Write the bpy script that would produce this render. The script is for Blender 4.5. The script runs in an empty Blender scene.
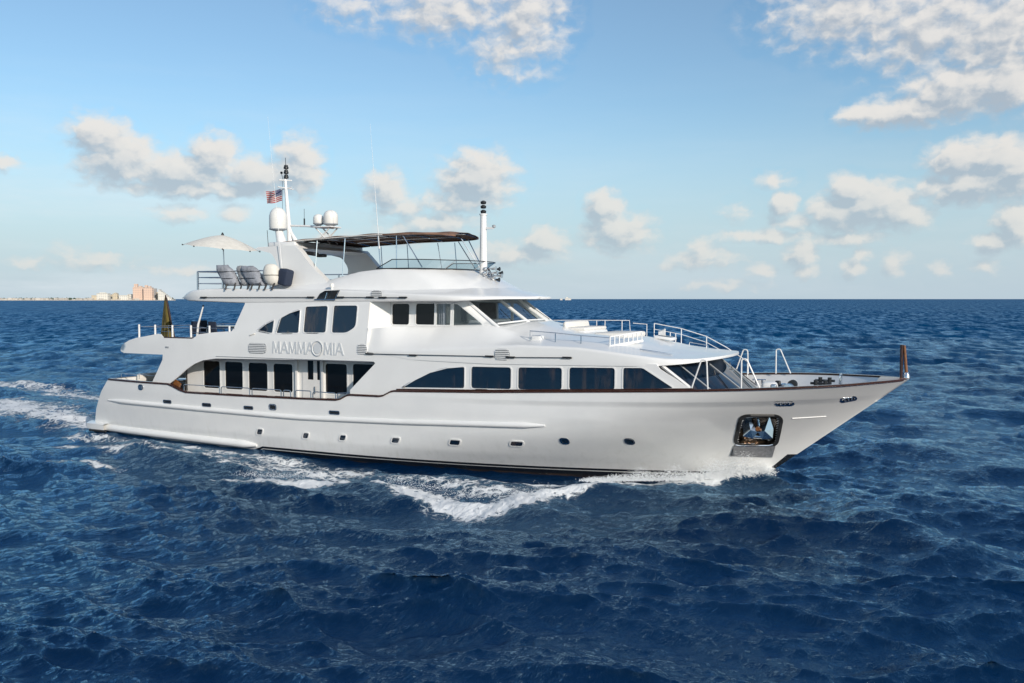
import bpy, bmesh, math, random
import numpy as np
from mathutils import Vector, Matrix, Euler, noise
from mathutils.geometry import delaunay_2d_cdt
random.seed(7)
R = math.radians
scene = bpy.context.scene
col = scene.collection

# ---------------------------------------------------------------- camera, sky, sun, exposure
cam_d = bpy.data.cameras.new('camera')
cam = bpy.data.objects.new('camera', cam_d); col.objects.link(cam)
CAM = Vector((37.39, -33.54, 6.44))
cam.location = CAM
cam.rotation_euler = Euler((R(90) - math.atan(42.5 / 904), 0, 0.452))
cam_d.sensor_width = 36.0
cam_d.lens = 904 / 1024 * 36.0
cam_d.clip_start = 0.5
cam_d.clip_end = 90000
scene.camera = cam
scene.view_settings.view_transform = 'Standard'
scene.view_settings.look = 'None'
scene.view_settings.exposure = 0.08
scene.view_settings.gamma = 1.0
scene.view_settings.use_curve_mapping = False
scene.render.engine = 'CYCLES'
scene.cycles.max_bounces = 6
scene.cycles.transparent_max_bounces = 12
scene.cycles.caustics_reflective = False
scene.cycles.caustics_refractive = False
scene.cycles.use_denoising = True

SUN_EL = R(20)
SUN_AZ = R(121)               # clockwise from +Y (to port): +X is straight ahead of the yacht
sun_dir = Vector((math.sin(SUN_AZ) * math.cos(SUN_EL), math.cos(SUN_AZ) * math.cos(SUN_EL), math.sin(SUN_EL)))
sun_d = bpy.data.lights.new('sun', 'SUN'); sun_d.energy = 3.6; sun_d.angle = R(0.6); sun_d.color = (1.0, 0.90, 0.79)
sun = bpy.data.objects.new('sun', sun_d); col.objects.link(sun)
sun.rotation_euler = sun_dir.to_track_quat('Z', 'Y').to_euler()

world = bpy.data.worlds.new('World'); scene.world = world; world.use_nodes = True
wt = world.node_tree; wt.nodes.clear()

def N(nt, typ, **kw):
    n = nt.nodes.new(typ)
    for k, v in kw.items():
        if k == 'ins':
            for i, val in v.items(): n.inputs[i].default_value = val
        else: setattr(n, k, v)
    return n
def mth(nt, op, a, b=None, c=None, cl=False):
    n = nt.nodes.new('ShaderNodeMath'); n.operation = op; n.use_clamp = cl
    for i, v in enumerate((a, b, c)):
        if v is None: continue
        if isinstance(v, (int, float)): n.inputs[i].default_value = v
        else: nt.links.new(v, n.inputs[i])
    return n.outputs[0]
def mapr(nt, v, a, b, c=0.0, d=1.0, t='SMOOTHSTEP'):
    n = nt.nodes.new('ShaderNodeMapRange'); n.interpolation_type = t
    nt.links.new(v, n.inputs[0])
    for i, x in zip((1, 2, 3, 4), (a, b, c, d)): n.inputs[i].default_value = x
    return n.outputs[0]
def mixc(nt, f, a, b):
    n = nt.nodes.new('ShaderNodeMix'); n.data_type = 'RGBA'
    for sock, v in ((n.inputs[0], f), (n.inputs[6], a), (n.inputs[7], b)):
        if isinstance(v, (int, float)): sock.default_value = v
        elif isinstance(v, tuple): sock.default_value = v if len(v) == 4 else (*v, 1)
        else: nt.links.new(v, sock)
    return n.outputs[2]
def noise_n(nt, vec, scale, detail=4, rough=0.55, dist=0.0):
    n = N(nt, 'ShaderNodeTexNoise'); n.inputs['Scale'].default_value = scale; n.inputs['Detail'].default_value = detail
    n.inputs['Roughness'].default_value = rough; n.inputs['Distortion'].default_value = dist
    if vec is not None: nt.links.new(vec, n.inputs['Vector'])
    return n.outputs[0]

# cumulus banks: (azimuth, elevation, half width, half height, weight), all in degrees of the sky
CLOUDS = [(-30.07, 17.51, 5.21, 1.81, 0.51), (-25.09, 17.0, 2.93, 3.21, 0.55), (-26.34, 15.07, 2.37, 1.67, 0.45), (-35.9, 17.31, 2.05, 0.96, 0.28), (-50.19, 9.29, 1.99, 1.37, 0.84), (-49.27, 8.07, 2.51, 1.88, 1.01), (-46.2, 7.44, 3.87, 1.29, 1.01), (-44.06, 8.35, 1.77, 1.7, 0.95), (-41.48, 7.4, 3.33, 1.33, 0.95), (-39.06, 7.96, 1.75, 2.29, 0.9), (-44.82, 6.57, 6.19, 0.78, 0.78), (-33.72, 6.64, 1.65, 1.52, 0.9), (-32.92, 5.67, 2.07, 0.83, 0.56), (-28.04, 7.43, 2.93, 2.09, 1.01), (-29.17, 6.07, 2.78, 0.97, 0.67), (-30.74, 4.7, 3.12, 0.97, 0.67), (-33.24, 3.99, 2.76, 0.83, 0.45), (-20.12, 5.56, 1.52, 1.39, 1.01), (-19.24, 4.19, 2.77, 1.52, 0.9), (-23.82, 3.59, 1.81, 1.04, 0.9), (-25.71, 2.77, 3.49, 0.84, 0.56), (-37.23, 3.64, 1.36, 0.68, 0.39), (-5.52, 6.28, 1.68, 1.29, 1.12), (-4.3, 5.48, 3.06, 1.66, 1.12), (-6.06, 5.02, 2.2, 1.42, 1.01), (-2.52, 4.84, 1.76, 1.13, 0.78), (-9.3, 5.71, 0.93, 1.06, 0.95), (-8.31, 4.61, 1.97, 0.59, 0.56), (-10.33, 3.82, 4.0, 0.47, 0.62), (-5.48, 3.6, 2.58, 0.52, 0.67), (-8.28, 2.7, 1.18, 1.05, 0.9), (-7.92, 1.62, 0.92, 0.53, 0.67), (-9.79, 7.15, 1.33, 0.53, 0.5), (-12.12, 5.3, 0.94, 0.67, 0.39), (0.28, 7.78, 2.08, 1.47, 1.01), (2.17, 7.66, 2.39, 1.56, 1.06), (0.91, 6.32, 3.4, 1.21, 1.06), (3.25, 7.04, 1.77, 1.77, 1.01), (-5.69, 16.33, 5.16, 2.19, 0.55), (-1.41, 15.03, 4.97, 2.86, 0.63), (2.12, 13.98, 4.19, 3.59, 0.66), (-2.63, 10.64, 3.27, 1.13, 0.84), (-0.31, 11.52, 3.07, 1.72, 0.9), (2.17, 11.65, 2.99, 1.79, 0.95), (-5.21, 10.71, 1.29, 0.84, 0.78), (3.12, 4.23, 1.42, 1.3, 1.01), (2.37, 3.16, 1.79, 0.72, 0.9), (-13.89, 2.9, 1.09, 0.95, 0.67), (-14.18, 2.29, 2.72, 0.61, 0.5), (-3.0, 2.15, 0.88, 0.88, 0.62), (-5.34, 1.83, 0.77, 0.77, 0.67), (-4.8, 2.59, 0.64, 0.51, 0.45), (-0.62, 1.66, 0.74, 0.56, 0.5), (-10.59, 1.64, 0.93, 0.6, 0.45), (1.66, 1.85, 0.96, 0.48, 0.45), (-12.96, 0.86, 2.7, 0.41, 0.34), (-54.98, 7.42, 0.95, 0.53, 0.67), (-46.07, 5.01, 1.55, 0.71, 0.56), (-42.84, 5.22, 1.06, 0.59, 0.45), (-50.59, 2.12, 2.61, 0.56, 0.5), (-46.13, 1.72, 1.94, 0.32, 0.45), (-51.87, 2.66, 1.23, 0.55, 0.39), (-53.89, 2.06, 1.2, 0.36, 0.34)]
def cloud_group():
    g = bpy.data.node_groups.new('cloud_density', 'ShaderNodeTree')
    g.interface.new_socket('P', in_out='INPUT', socket_type='NodeSocketVector')
    g.interface.new_socket('D', in_out='OUTPUT', socket_type='NodeSocketFloat')
    gi = g.nodes.new('NodeGroupInput'); go = g.nodes.new('NodeGroupOutput')
    # billowing: displace the lookup a little with noise
    wn = N(g, 'ShaderNodeTexNoise', ins={'Scale': 0.9, 'Detail': 3.0, 'Roughness': 0.55}); g.links.new(gi.outputs[0], wn.inputs['Vector'])
    w1 = N(g, 'ShaderNodeVectorMath', operation='SUBTRACT'); g.links.new(wn.outputs['Color'], w1.inputs[0]); w1.inputs[1].default_value = (.5, .5, .5)
    w2 = N(g, 'ShaderNodeVectorMath', operation='MULTIPLY_ADD'); g.links.new(w1.outputs[0], w2.inputs[0]); w2.inputs[1].default_value = (1.1, 0.8, 0); g.links.new(gi.outputs[0], w2.inputs[2])
    P = w2.outputs[0]
    tot = None
    for az, el, rx, ry, w in CLOUDS:
        v = N(g, 'ShaderNodeVectorMath', operation='MULTIPLY_ADD'); g.links.new(P, v.inputs[0])
        v.inputs[1].default_value = (1 / rx, 1 / ry, 0); v.inputs[2].default_value = (-az / rx, -el / ry, 0)
        l = N(g, 'ShaderNodeVectorMath', operation='LENGTH'); g.links.new(v.outputs[0], l.inputs[0])
        d = mth(g, 'MULTIPLY_ADD', l.outputs['Value'], -w, w)
        if tot is None: tot = d
        else:
            m = N(g, 'ShaderNodeMath', operation='SMOOTH_MAX', ins={2: 0.12}); g.links.new(tot, m.inputs[0]); g.links.new(d, m.inputs[1]); tot = m.outputs[0]
    # other banks of the same fair weather sky, high overhead and behind
    sx = N(g, 'ShaderNodeSeparateXYZ'); g.links.new(gi.outputs[0], sx.inputs[0])
    hi = mapr(g, sx.outputs[1], 18.5, 24)
    side = mth(g, 'MAXIMUM', mapr(g, sx.outputs[0], 8, 20), mapr(g, sx.outputs[0], -62, -78))
    side = mth(g, 'MULTIPLY', side, mapr(g, sx.outputs[1], 3, 8))
    where = mth(g, 'MAXIMUM', hi, side)
    big = noise_n(g, gi.outputs[0], 0.055, 2, 0.5)
    gen = mth(g, 'MULTIPLY', mapr(g, big, 0.47, 0.68, 0, 0.8), where)
    tot = mth(g, 'MAXIMUM', tot, mth(g, 'MULTIPLY_ADD', gen, 1.25, -0.62))
    fq = N(g, 'ShaderNodeVectorMath', operation='MULTIPLY'); g.links.new(P, fq.inputs[0]); fq.inputs[1].default_value = (1.0, 1.5, 1)
    fb = noise_n(g, fq.outputs[0], 0.85, 8, 0.50)
    fb = mth(g, 'MULTIPLY_ADD', fb, 1.15, -0.50)
    dens = mth(g, 'ADD', tot, fb)
    gate = mapr(g, tot, -0.30, 0.0)
    dens = mth(g, 'MULTIPLY', dens, gate)
    g.links.new(dens, go.inputs[0])
    return g
def build_sky():
    nt = wt
    sky = N(nt, 'ShaderNodeTexSky', sky_type='NISHITA', sun_disc=False, sun_elevation=SUN_EL, sun_rotation=SUN_AZ, altitude=0, air_density=1.0, dust_density=0.7, ozone_density=2.2)
    tc = N(nt, 'ShaderNodeTexCoord'); sep = N(nt, 'ShaderNodeSeparateXYZ'); nt.links.new(tc.outputs['Generated'], sep.inputs[0])
    az = mth(nt, 'MULTIPLY', mth(nt, 'ARCTAN2', sep.outputs[0], sep.outputs[1]), 57.29578)
    el = mth(nt, 'MULTIPLY', mth(nt, 'ARCSINE', sep.outputs[2]), 57.29578)
    P = N(nt, 'ShaderNodeCombineXYZ'); nt.links.new(az, P.inputs[0]); nt.links.new(el, P.inputs[1])
    grp = cloud_group()
    g1 = N(nt, 'ShaderNodeGroup'); g1.node_tree = grp; nt.links.new(P.outputs[0], g1.inputs[0])
    off = N(nt, 'ShaderNodeVectorMath', operation='ADD'); nt.links.new(P.outputs[0], off.inputs[0]); off.inputs[1].default_value = (0.45, 0.62, 0)
    g2 = N(nt, 'ShaderNodeGroup'); g2.node_tree = grp; nt.links.new(off.outputs[0], g2.inputs[0])
    d1, d2 = g1.outputs[0], g2.outputs[0]
    alpha = mth(nt, 'MULTIPLY', mapr(nt, d1, -0.10, 0.56, 0, 0.92), mapr(nt, el, 0.0, 9.0, 0.62, 1.0, 'LINEAR'))
    slope = mapr(nt, mth(nt, 'SUBTRACT', d2, d1), -0.34, 0.34, 0, 1, 'SMOOTHSTEP')       # faces turned from the sun
    thick = mth(nt, 'MULTIPLY_ADD', mapr(nt, d2, 0.1, 1.0), 0.35, mth(nt, 'MULTIPLY', slope, 0.75), True)
    haze = mapr(nt, el, 0.0, 16.0, 1.0, 0.0, 'LINEAR')
    lit = mixc(nt, haze, (6.0, 5.75, 5.45), (5.7, 5.4, 5.0))
    shd = mixc(nt, haze, (3.0, 3.4, 3.9), (3.0, 3.6, 4.1))
    cc = mixc(nt, thick, lit, shd)
    # thin veil low in the sky
    st = N(nt, 'ShaderNodeVectorMath', operation='MULTIPLY'); nt.links.new(P.outputs[0], st.inputs[0]); st.inputs[1].default_value = (0.05, 0.30, 1)
    veil = noise_n(nt, st.outputs[0], 1.0, 6, 0.6)
    veil = mth(nt, 'MULTIPLY', mapr(nt, veil, 0.42, 0.75), mapr(nt, el, 2.0, 15.0, 0.55, 0.0, 'LINEAR'))
    left = mapr(nt, az, -28, -52, 0.35, 1.0)
    veil = mth(nt, 'MULTIPLY', veil, left)
    tint = N(nt, 'ShaderNodeMix', data_type='RGBA', blend_type='MULTIPLY'); tint.inputs[0].default_value = 1
    nt.links.new(sky.outputs[0], tint.inputs[6]); tint.inputs[7].default_value = SKY_TINT
    # damp air near the horizon
    low = mapr(nt, el, 0.0, 13.0, 0.9, 0.0, 'SMOOTHSTEP')
    base = mixc(nt, low, tint.outputs[2], LOW_SKY)
    base = mixc(nt, veil, base, (5.6, 6.0, 6.3))
    out = mixc(nt, alpha, base, cc)
    bg = N(nt, 'ShaderNodeBackground'); nt.links.new(out, bg.inputs[0]); bg.inputs[1].default_value = 0.135
    wo = N(nt, 'ShaderNodeOutputWorld'); nt.links.new(bg.outputs[0], wo.inputs[0])
SKY_TINT = (0.86, 1.0, 1.02, 1)
LOW_SKY = (3.55, 4.4, 5.1)
build_sky()
world.cycles.sampling_method = 'MANUAL'
world.cycles.sample_map_resolution = 512

# ---------------------------------------------------------------- materials
def mat(name, color, rough=0.5, metal=0.0, coat=0.0, spec=0.5, bump=0.0, bscale=8.0, vary=0.0, vscale=1.5, emit=None, ior=1.5):
    m = bpy.data.materials.new(name); m.use_nodes = True; nt = m.node_tree
    b = nt.nodes['Principled BSDF']
    b.inputs['Roughness'].default_value = rough; b.inputs['Metallic'].default_value = metal
    b.inputs['Coat Weight'].default_value = coat; b.inputs['Coat Roughness'].default_value = 0.08
    b.inputs['Specular IOR Level'].default_value = spec; b.inputs['IOR'].default_value = ior
    tc = N(nt, 'ShaderNodeTexCoord')
    if vary > 0:
        f = noise_n(nt, tc.outputs['Object'], vscale, 6, 0.62)
        f = mapr(nt, f, 0.3, 0.7, 0, 1)
        c2 = tuple(x * (1 - vary) for x in color)
        nt.links.new(mixc(nt, f, tuple(color), c2), b.inputs['Base Color'])
    else: b.inputs['Base Color'].default_value = (*color, 1)
    if bump > 0:
        bn = N(nt, 'ShaderNodeBump', ins={'Strength': 1.0, 'Distance': bump}); nt.links.new(noise_n(nt, tc.outputs['Object'], bscale, 3), bn.inputs['Height'])
        nt.links.new(bn.outputs[0], b.inputs['Normal'])
    return m
M = {}
M['paint'] = mat('white_topside_paint', (0.80, 0.80, 0.785), 0.30, coat=0.35, bump=0.0012, bscale=1.1, vary=0.05, vscale=0.7)
M['nonskid'] = mat('white_nonskid_deck', (0.74, 0.735, 0.71), 0.55, bump=0.002, bscale=60, vary=0.06)
M['trim'] = mat('dark_varnished_trim', (0.06, 0.022, 0.012), 0.25, coat=0.5, vary=0.4, vscale=6)
M['teak'] = mat('varnished_teak', (0.26, 0.105, 0.035), 0.3, coat=0.5, vary=0.35, vscale=10)
M['deck'] = mat('teak_deck', (0.30, 0.19, 0.11), 0.6, vary=0.25, vscale=4)
M['steel'] = mat('polished_stainless_steel', (0.72, 0.73, 0.74), 0.16, metal=1.0)
M['whitetube'] = mat('white_painted_tube', (0.78, 0.78, 0.77), 0.35)
M['black'] = mat('black_fitting', (0.015, 0.016, 0.018), 0.4)
M['grille'] = mat('grey_vent_grille', (0.30, 0.32, 0.34), 0.5)
M['glass'] = mat('tinted_window_glass', (0.006, 0.012, 0.022), 0.04, spec=0.6, bump=0.0016, bscale=0.9, vary=0.6, vscale=1.2, ior=1.5)
M['darkglass'] = mat('black_saloon_glass', (0.004, 0.004, 0.005), 0.06, spec=0.35, bump=0.0012, bscale=0.9)
M['rubber'] = mat('black_rubber', (0.02, 0.02, 0.02), 0.6)
M['dome'] = mat('white_dome_plastic', (0.80, 0.79, 0.75), 0.42, vary=0.04)
M['canvas'] = mat('brown_canvas', (0.20, 0.115, 0.080), 0.85, bump=0.01, bscale=5, vary=0.5, vscale=2.2)
M['cream_canvas'] = mat('cream_canvas', (0.74, 0.71, 0.64), 0.85, bump=0.012, bscale=7, vary=0.12, vscale=5)
M['grey_canvas'] = mat('grey_canvas_cover', (0.34, 0.36, 0.40), 0.85, bump=0.03, bscale=6, vary=0.35, vscale=4)
M['navy'] = mat('navy_upholstery', (0.018, 0.028, 0.055), 0.8, bump=0.01, bscale=9)
M['wall'] = mat('white_cabin_paint', (0.74, 0.735, 0.72), 0.45, vary=0.05)
M['chrome'] = mat('polished_pocket_steel', (0.24, 0.20, 0.17), 0.16, metal=1.0, bump=0.012, bscale=3.5)
M['letters'] = mat('silver_painted_letters', (0.64, 0.66, 0.67), 0.32, metal=0.1)
M['brushed'] = mat('brushed_steel_plate', (0.36, 0.36, 0.37), 0.55, metal=0.6, bump=0.004, bscale=30, vary=0.35, vscale=9)
M['cushion'] = mat('cream_cushion', (0.72, 0.70, 0.65), 0.8, bump=0.01, bscale=5)
def clear_glass(name, tint, mixf):
    m = bpy.data.materials.new(name); m.use_nodes = True; nt = m.node_tree; nt.nodes.clear()
    tr = N(nt, 'ShaderNodeBsdfTransparent'); tr.inputs[0].default_value = (*tint, 1)
    gl = N(nt, 'ShaderNodeBsdfGlossy'); gl.inputs['Roughness'].default_value = 0.03; gl.inputs['Color'].default_value = (0.9, 0.95, 1, 1)
    fr = N(nt, 'ShaderNodeFresnel'); fr.inputs[0].default_value = 1.5
    gb = N(nt, 'ShaderNodeNewGeometry'); front = mth(nt, 'SUBTRACT', 1.0, gb.outputs['Backfacing'])
    f = mth(nt, 'MULTIPLY', mth(nt, 'MULTIPLY_ADD', fr.outputs[0], 1.0, mixf, True), front)
    mx = N(nt, 'ShaderNodeMixShader'); nt.links.new(f, mx.inputs[0]); nt.links.new(tr.outputs[0], mx.inputs[1]); nt.links.new(gl.outputs[0], mx.inputs[2])
    o = N(nt, 'ShaderNodeOutputMaterial'); nt.links.new(mx.outputs[0], o.inputs[0]); return m
M['wsglass'] = clear_glass('windscreen_glass', (0.86, 0.89, 0.90), 0.04)
M['screen'] = clear_glass('clear_screen', (0.72, 0.80, 0.82), 0.03)
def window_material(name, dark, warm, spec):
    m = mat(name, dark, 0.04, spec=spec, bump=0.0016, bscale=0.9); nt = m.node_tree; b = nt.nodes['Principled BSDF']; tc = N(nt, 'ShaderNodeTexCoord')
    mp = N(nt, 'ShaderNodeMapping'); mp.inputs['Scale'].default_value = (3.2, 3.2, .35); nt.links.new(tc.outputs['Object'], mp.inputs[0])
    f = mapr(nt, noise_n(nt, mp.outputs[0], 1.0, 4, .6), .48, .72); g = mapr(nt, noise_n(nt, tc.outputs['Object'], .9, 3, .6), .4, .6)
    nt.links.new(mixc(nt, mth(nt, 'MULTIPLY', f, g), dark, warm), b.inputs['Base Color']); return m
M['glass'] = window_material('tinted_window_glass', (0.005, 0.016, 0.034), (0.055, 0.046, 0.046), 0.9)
def hull_material():
    m = bpy.data.materials.new('hull_paint'); m.use_nodes = True; nt = m.node_tree; b = nt.nodes['Principled BSDF']
    b.inputs['Roughness'].default_value = 0.26; b.inputs['Coat Weight'].default_value = 0.8; b.inputs['Coat Roughness'].default_value = 0.035
    tc = N(nt, 'ShaderNodeTexCoord'); sp = N(nt, 'ShaderNodeSeparateXYZ'); nt.links.new(tc.outputs['Object'], sp.inputs[0])
    top = mth(nt, 'MINIMUM', mapr(nt, sp.outputs[0], 9.4, 10.9, -0.4, 0.12, 'LINEAR'), mapr(nt, sp.outputs[0], 10.6, 21.0, 0.14, 0.36, 'LINEAR'))
    top = mth(nt, 'MAXIMUM', top, -0.35)
    top = mth(nt, 'MAXIMUM', top, mapr(nt, sp.outputs[0], 30.9, 32.2, -0.35, 0.86, 'LINEAR'))
    d = mth(nt, 'SUBTRACT', sp.outputs[2], top)
    black = mth(nt, 'LESS_THAN', d, 0.0)
    aft = mth(nt, 'LESS_THAN', sp.outputs[0], 30.8)
    line = mth(nt, 'MULTIPLY', mth(nt, 'LESS_THAN', d, -0.095), mth(nt, 'GREATER_THAN', d, -0.13)); line = mth(nt, 'MULTIPLY', line, aft)
    low = mth(nt, 'MULTIPLY', mth(nt, 'LESS_THAN', d, -0.3), 1.0)
    f = noise_n(nt, tc.outputs['Object'], 0.8, 5, 0.6)
    st = N(nt, 'ShaderNodeMapping'); st.inputs['Scale'].default_value = (5, 5, 0.5); nt.links.new(tc.outputs['Object'], st.inputs[0])
    streak = noise_n(nt, st.outputs[0], 1.0, 4, 0.6)
    dirt = mth(nt, 'MULTIPLY', mapr(nt, streak, 0.45, 0.8), mapr(nt, sp.outputs[2], 1.6, 0.2, 0, 0.35))
    white = mixc(nt, mapr(nt, f, 0.35, 0.7), (0.83, 0.83, 0.815), (0.79, 0.795, 0.785))
    white = mixc(nt, dirt, white, (0.58, 0.58, 0.53))
    anti = mixc(nt, mapr(nt, f, 0.4, 0.6), (0.022, 0.017, 0.016), (0.05, 0.034, 0.026))
    c = mixc(nt, black, white, (0.014, 0.015, 0.017)); c = mixc(nt, low, c, anti); c = mixc(nt, line, c, (0.72, 0.72, 0.70))
    nt.links.new(c, b.inputs['Base Color'])
    bn = N(nt, 'ShaderNodeBump', ins={'Strength': 1.0, 'Distance': 0.0022}); nt.links.new(noise_n(nt, tc.outputs['Object'], 0.7, 2), bn.inputs['Height']); nt.links.new(bn.outputs[0], b.inputs['Normal'])
    return m
M['hull'] = hull_material()

# ---------------------------------------------------------------- helpers
def link(name, me, m=None, parent=None):
    o = bpy.data.objects.new(name, me); col.objects.link(o)
    if m is not None: me.materials.append(M[m] if isinstance(m, str) else m)
    if parent is not None: o.parent = parent
    return o
def tag(o, label=None, cat=None, group=None, kind=None):
    if label: o['label'] = label
    if cat: o['category'] = cat
    if group: o['group'] = group
    if kind: o['kind'] = kind
    return o
def empty(name, loc=(0, 0, 0), rz=0.0):
    o = bpy.data.objects.new(name, None); col.objects.link(o); o.location = loc; o.rotation_euler.z = rz; o.empty_display_size = 0.3
    return o
class MB:
    def __init__(s): s.v = []; s.f = []; s.sm = []
    def add(s, vs, fs, smooth=True):
        k = len(s.v); s.v += [tuple(v) for v in vs]; s.f += [tuple(i + k for i in f) for f in fs]; s.sm += [smooth] * len(fs); return s
    def box(s, c, d, rot=None, bev=0.0):
        hx, hy, hz = d[0] / 2, d[1] / 2, d[2] / 2
        if bev <= 0:
            vs = [Vector((x * hx, y * hy, z * hz)) for x in (-1, 1) for y in (-1, 1) for z in (-1, 1)]
            fs = [(0, 1, 3, 2), (4, 6, 7, 5), (0, 4, 5, 1), (2, 3, 7, 6), (0, 2, 6, 4), (1, 5, 7, 3)]
            sm = False
        else:
            bm = bmesh.new(); bmesh.ops.create_cube(bm, size=1.0)
            for v in bm.verts: v.co = Vector((v.co.x * d[0], v.co.y * d[1], v.co.z * d[2]))
            bmesh.ops.bevel(bm, geom=list(bm.edges), offset=min(bev, min(d) * 0.49), segments=3, profile=0.5, affect='EDGES')
            bm.verts.index_update(); vs = [v.co.copy() for v in bm.verts]; fs = [[v.index for v in f.verts] for f in bm.faces]; bm.free(); sm = True
        if rot is not None: vs = [rot @ v for v in vs]
        return s.add([v + Vector(c) for v in vs], fs, sm)
    def tube(s, path, r, n=8, cap=True, closed=False, r2=None, flat=1.0):
        P = [Vector(p) for p in path]; L = len(P); rs = r if isinstance(r, (list, tuple)) else [r] * L
        vs = []; fs = []; up = Vector((0, 0, 1)); prev = None
        for i, p in enumerate(P):
            if closed: t = (P[(i + 1) % L] - P[i - 1])
            else: t = P[min(i + 1, L - 1)] - P[max(i - 1, 0)]
            t.normalize()
            if prev is None:
                a = t.cross(up)
                if a.length < 0.1: a = t.cross(Vector((1, 0, 0)))
            else: a = prev - t * prev.dot(t)
            a.normalize(); prev = a; b2 = t.cross(a)
            for k in range(n):
                q = 2 * math.pi * k / n
                vs.append(p + a * math.cos(q) * rs[i] + b2 * math.sin(q) * rs[i] * flat)
        m = L if closed else L - 1
        for i in range(m):
            j = (i + 1) % L
            for k in range(n): fs.append((i * n + k, i * n + (k + 1) % n, j * n + (k + 1) % n, j * n + k))
        if cap and not closed: fs += [tuple(range(n))[::-1], tuple(range((L - 1) * n, L * n))]
        return s.add(vs, fs, True)
    def lathe(s, prof, c=(0, 0, 0), n=24, axis='z'):
        vs = []; fs = []
        for (r, z) in prof:
            for k in range(n):
                q = 2 * math.pi * k / n; p = (r * math.cos(q), r * math.sin(q), z)
                if axis == 'x': p = (z, r * math.cos(q), r * math.sin(q))
                if axis == 'y': p = (r * math.sin(q), z, r * math.cos(q))
                vs.append((p[0] + c[0], p[1] + c[1], p[2] + c[2]))
        for i in range(len(prof) - 1):
            for k in range(n): fs.append((i * n + k, i * n + (k + 1) % n, (i + 1) * n + (k + 1) % n, (i + 1) * n + k))
        fs += [tuple(range(n))[::-1], tuple(range((len(prof) - 1) * n, len(prof) * n))]
        return s.add(vs, fs, True)
    def grid(s, rows, closed=False, smooth=True):
        h = len(rows); w = len(rows[0]); vs = [p for r in rows for p in r]; fs = []
        for i in range(h - 1):
            for j in range(w if closed else w - 1):
                j2 = (j + 1) % w; fs.append((i * w + j, i * w + j2, (i + 1) * w + j2, (i + 1) * w + j))
        return s.add(vs, fs, smooth)
    def prism(s, poly, y0, y1, plane='xz'):
        n = len(poly)
        f = (lambda p, y: (p[0], y, p[1])) if plane == 'xz' else (lambda p, y: (p[0], p[1], y))
        tris = tri2d(poly, [])
        pv, pf = tris
        s.add([f(p, y0) for p in pv], pf, False); s.add([f(p, y1) for p in pv], [t[::-1] for t in pf], False)
        vs = [f(p, y0) for p in poly] + [f(p, y1) for p in poly]
        return s.add(vs, [(i, (i + 1) % n, n + (i + 1) % n, n + i) for i in range(n)], False)
    def build(s, name, m, parent=None, auto=35):
        me = bpy.data.meshes.new(name); me.from_pydata([tuple(v) for v in s.v], [], s.f)
        me.polygons.foreach_set('use_smooth', s.sm)
        bm = bmesh.new(); bm.from_mesh(me); bmesh.ops.remove_doubles(bm, verts=bm.verts, dist=0.0004)
        bmesh.ops.recalc_face_normals(bm, faces=bm.faces)
        for e in bm.edges:
            if len(e.link_faces) == 2 and e.calc_face_angle(0) > R(auto): e.smooth = False
        bm.to_mesh(me); bm.free(); me.update()
        return link(name, me, m, parent)
def inside(poly, x, y):
    x = np.asarray(x, float); y = np.asarray(y, float); r = np.zeros(x.shape, bool); n = len(poly); j = n - 1
    for i in range(n):
        xi, yi = poly[i]; xj, yj = poly[j]
        if yi != yj:
            c = ((yi > y) != (yj > y)) & (x < (xj - xi) * (y - yi) / (yj - yi) + xi); r ^= c
        j = i
    return r
def area(p): return 0.5 * sum(p[i - 1][0] * p[i][1] - p[i][0] * p[i - 1][1] for i in range(len(p)))
def densify(p, d):
    o = []
    for i in range(len(p)):
        a = p[i]; b = p[(i + 1) % len(p)]; L = math.hypot(b[0] - a[0], b[1] - a[1]); k = max(1, int(math.ceil(L / d)))
        for j in range(k): o.append((a[0] + (b[0] - a[0]) * j / k, a[1] + (b[1] - a[1]) * j / k))
    return o
def tri2d(outline, holes, step=None):
    pts = []; edges = []
    for lp in [outline] + holes:
        k = len(pts); pts += [Vector(p) for p in lp]; edges += [(k + i, k + (i + 1) % len(lp)) for i in range(len(lp))]
    if step:
        a = np.array(outline); xs = np.arange(a[:, 0].min() + step * .5, a[:, 0].max(), step); ys = np.arange(a[:, 1].min() + step * .5, a[:, 1].max(), step)
        gx, gy = np.meshgrid(xs, ys); gx = gx.ravel(); gy = gy.ravel(); ok = inside(outline, gx, gy)
        for h in holes: ok &= ~inside(h, gx, gy)
        allp = np.array([tuple(p) for p in pts])
        for x, y in zip(gx[ok], gy[ok]):
            if np.min((allp[:, 0] - x) ** 2 + (allp[:, 1] - y) ** 2) > (step * 0.3) ** 2: pts.append(Vector((x, y)))
    r = delaunay_2d_cdt(pts, edges, [], 0, 1e-5)
    vs = [tuple(v) for v in r[0]]; fs = []
    tri = [f for f in r[2] if len(f) == 3]
    if not tri: return vs, fs
    cx = np.array([sum(vs[i][0] for i in f) / 3 for f in tri]); cy = np.array([sum(vs[i][1] for i in f) / 3 for f in tri])
    ok = inside(outline, cx, cy)
    for h in holes: ok &= ~inside(h, cx, cy)
    return vs, [tuple(f) for f, k in zip(tri, ok) if k]
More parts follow.
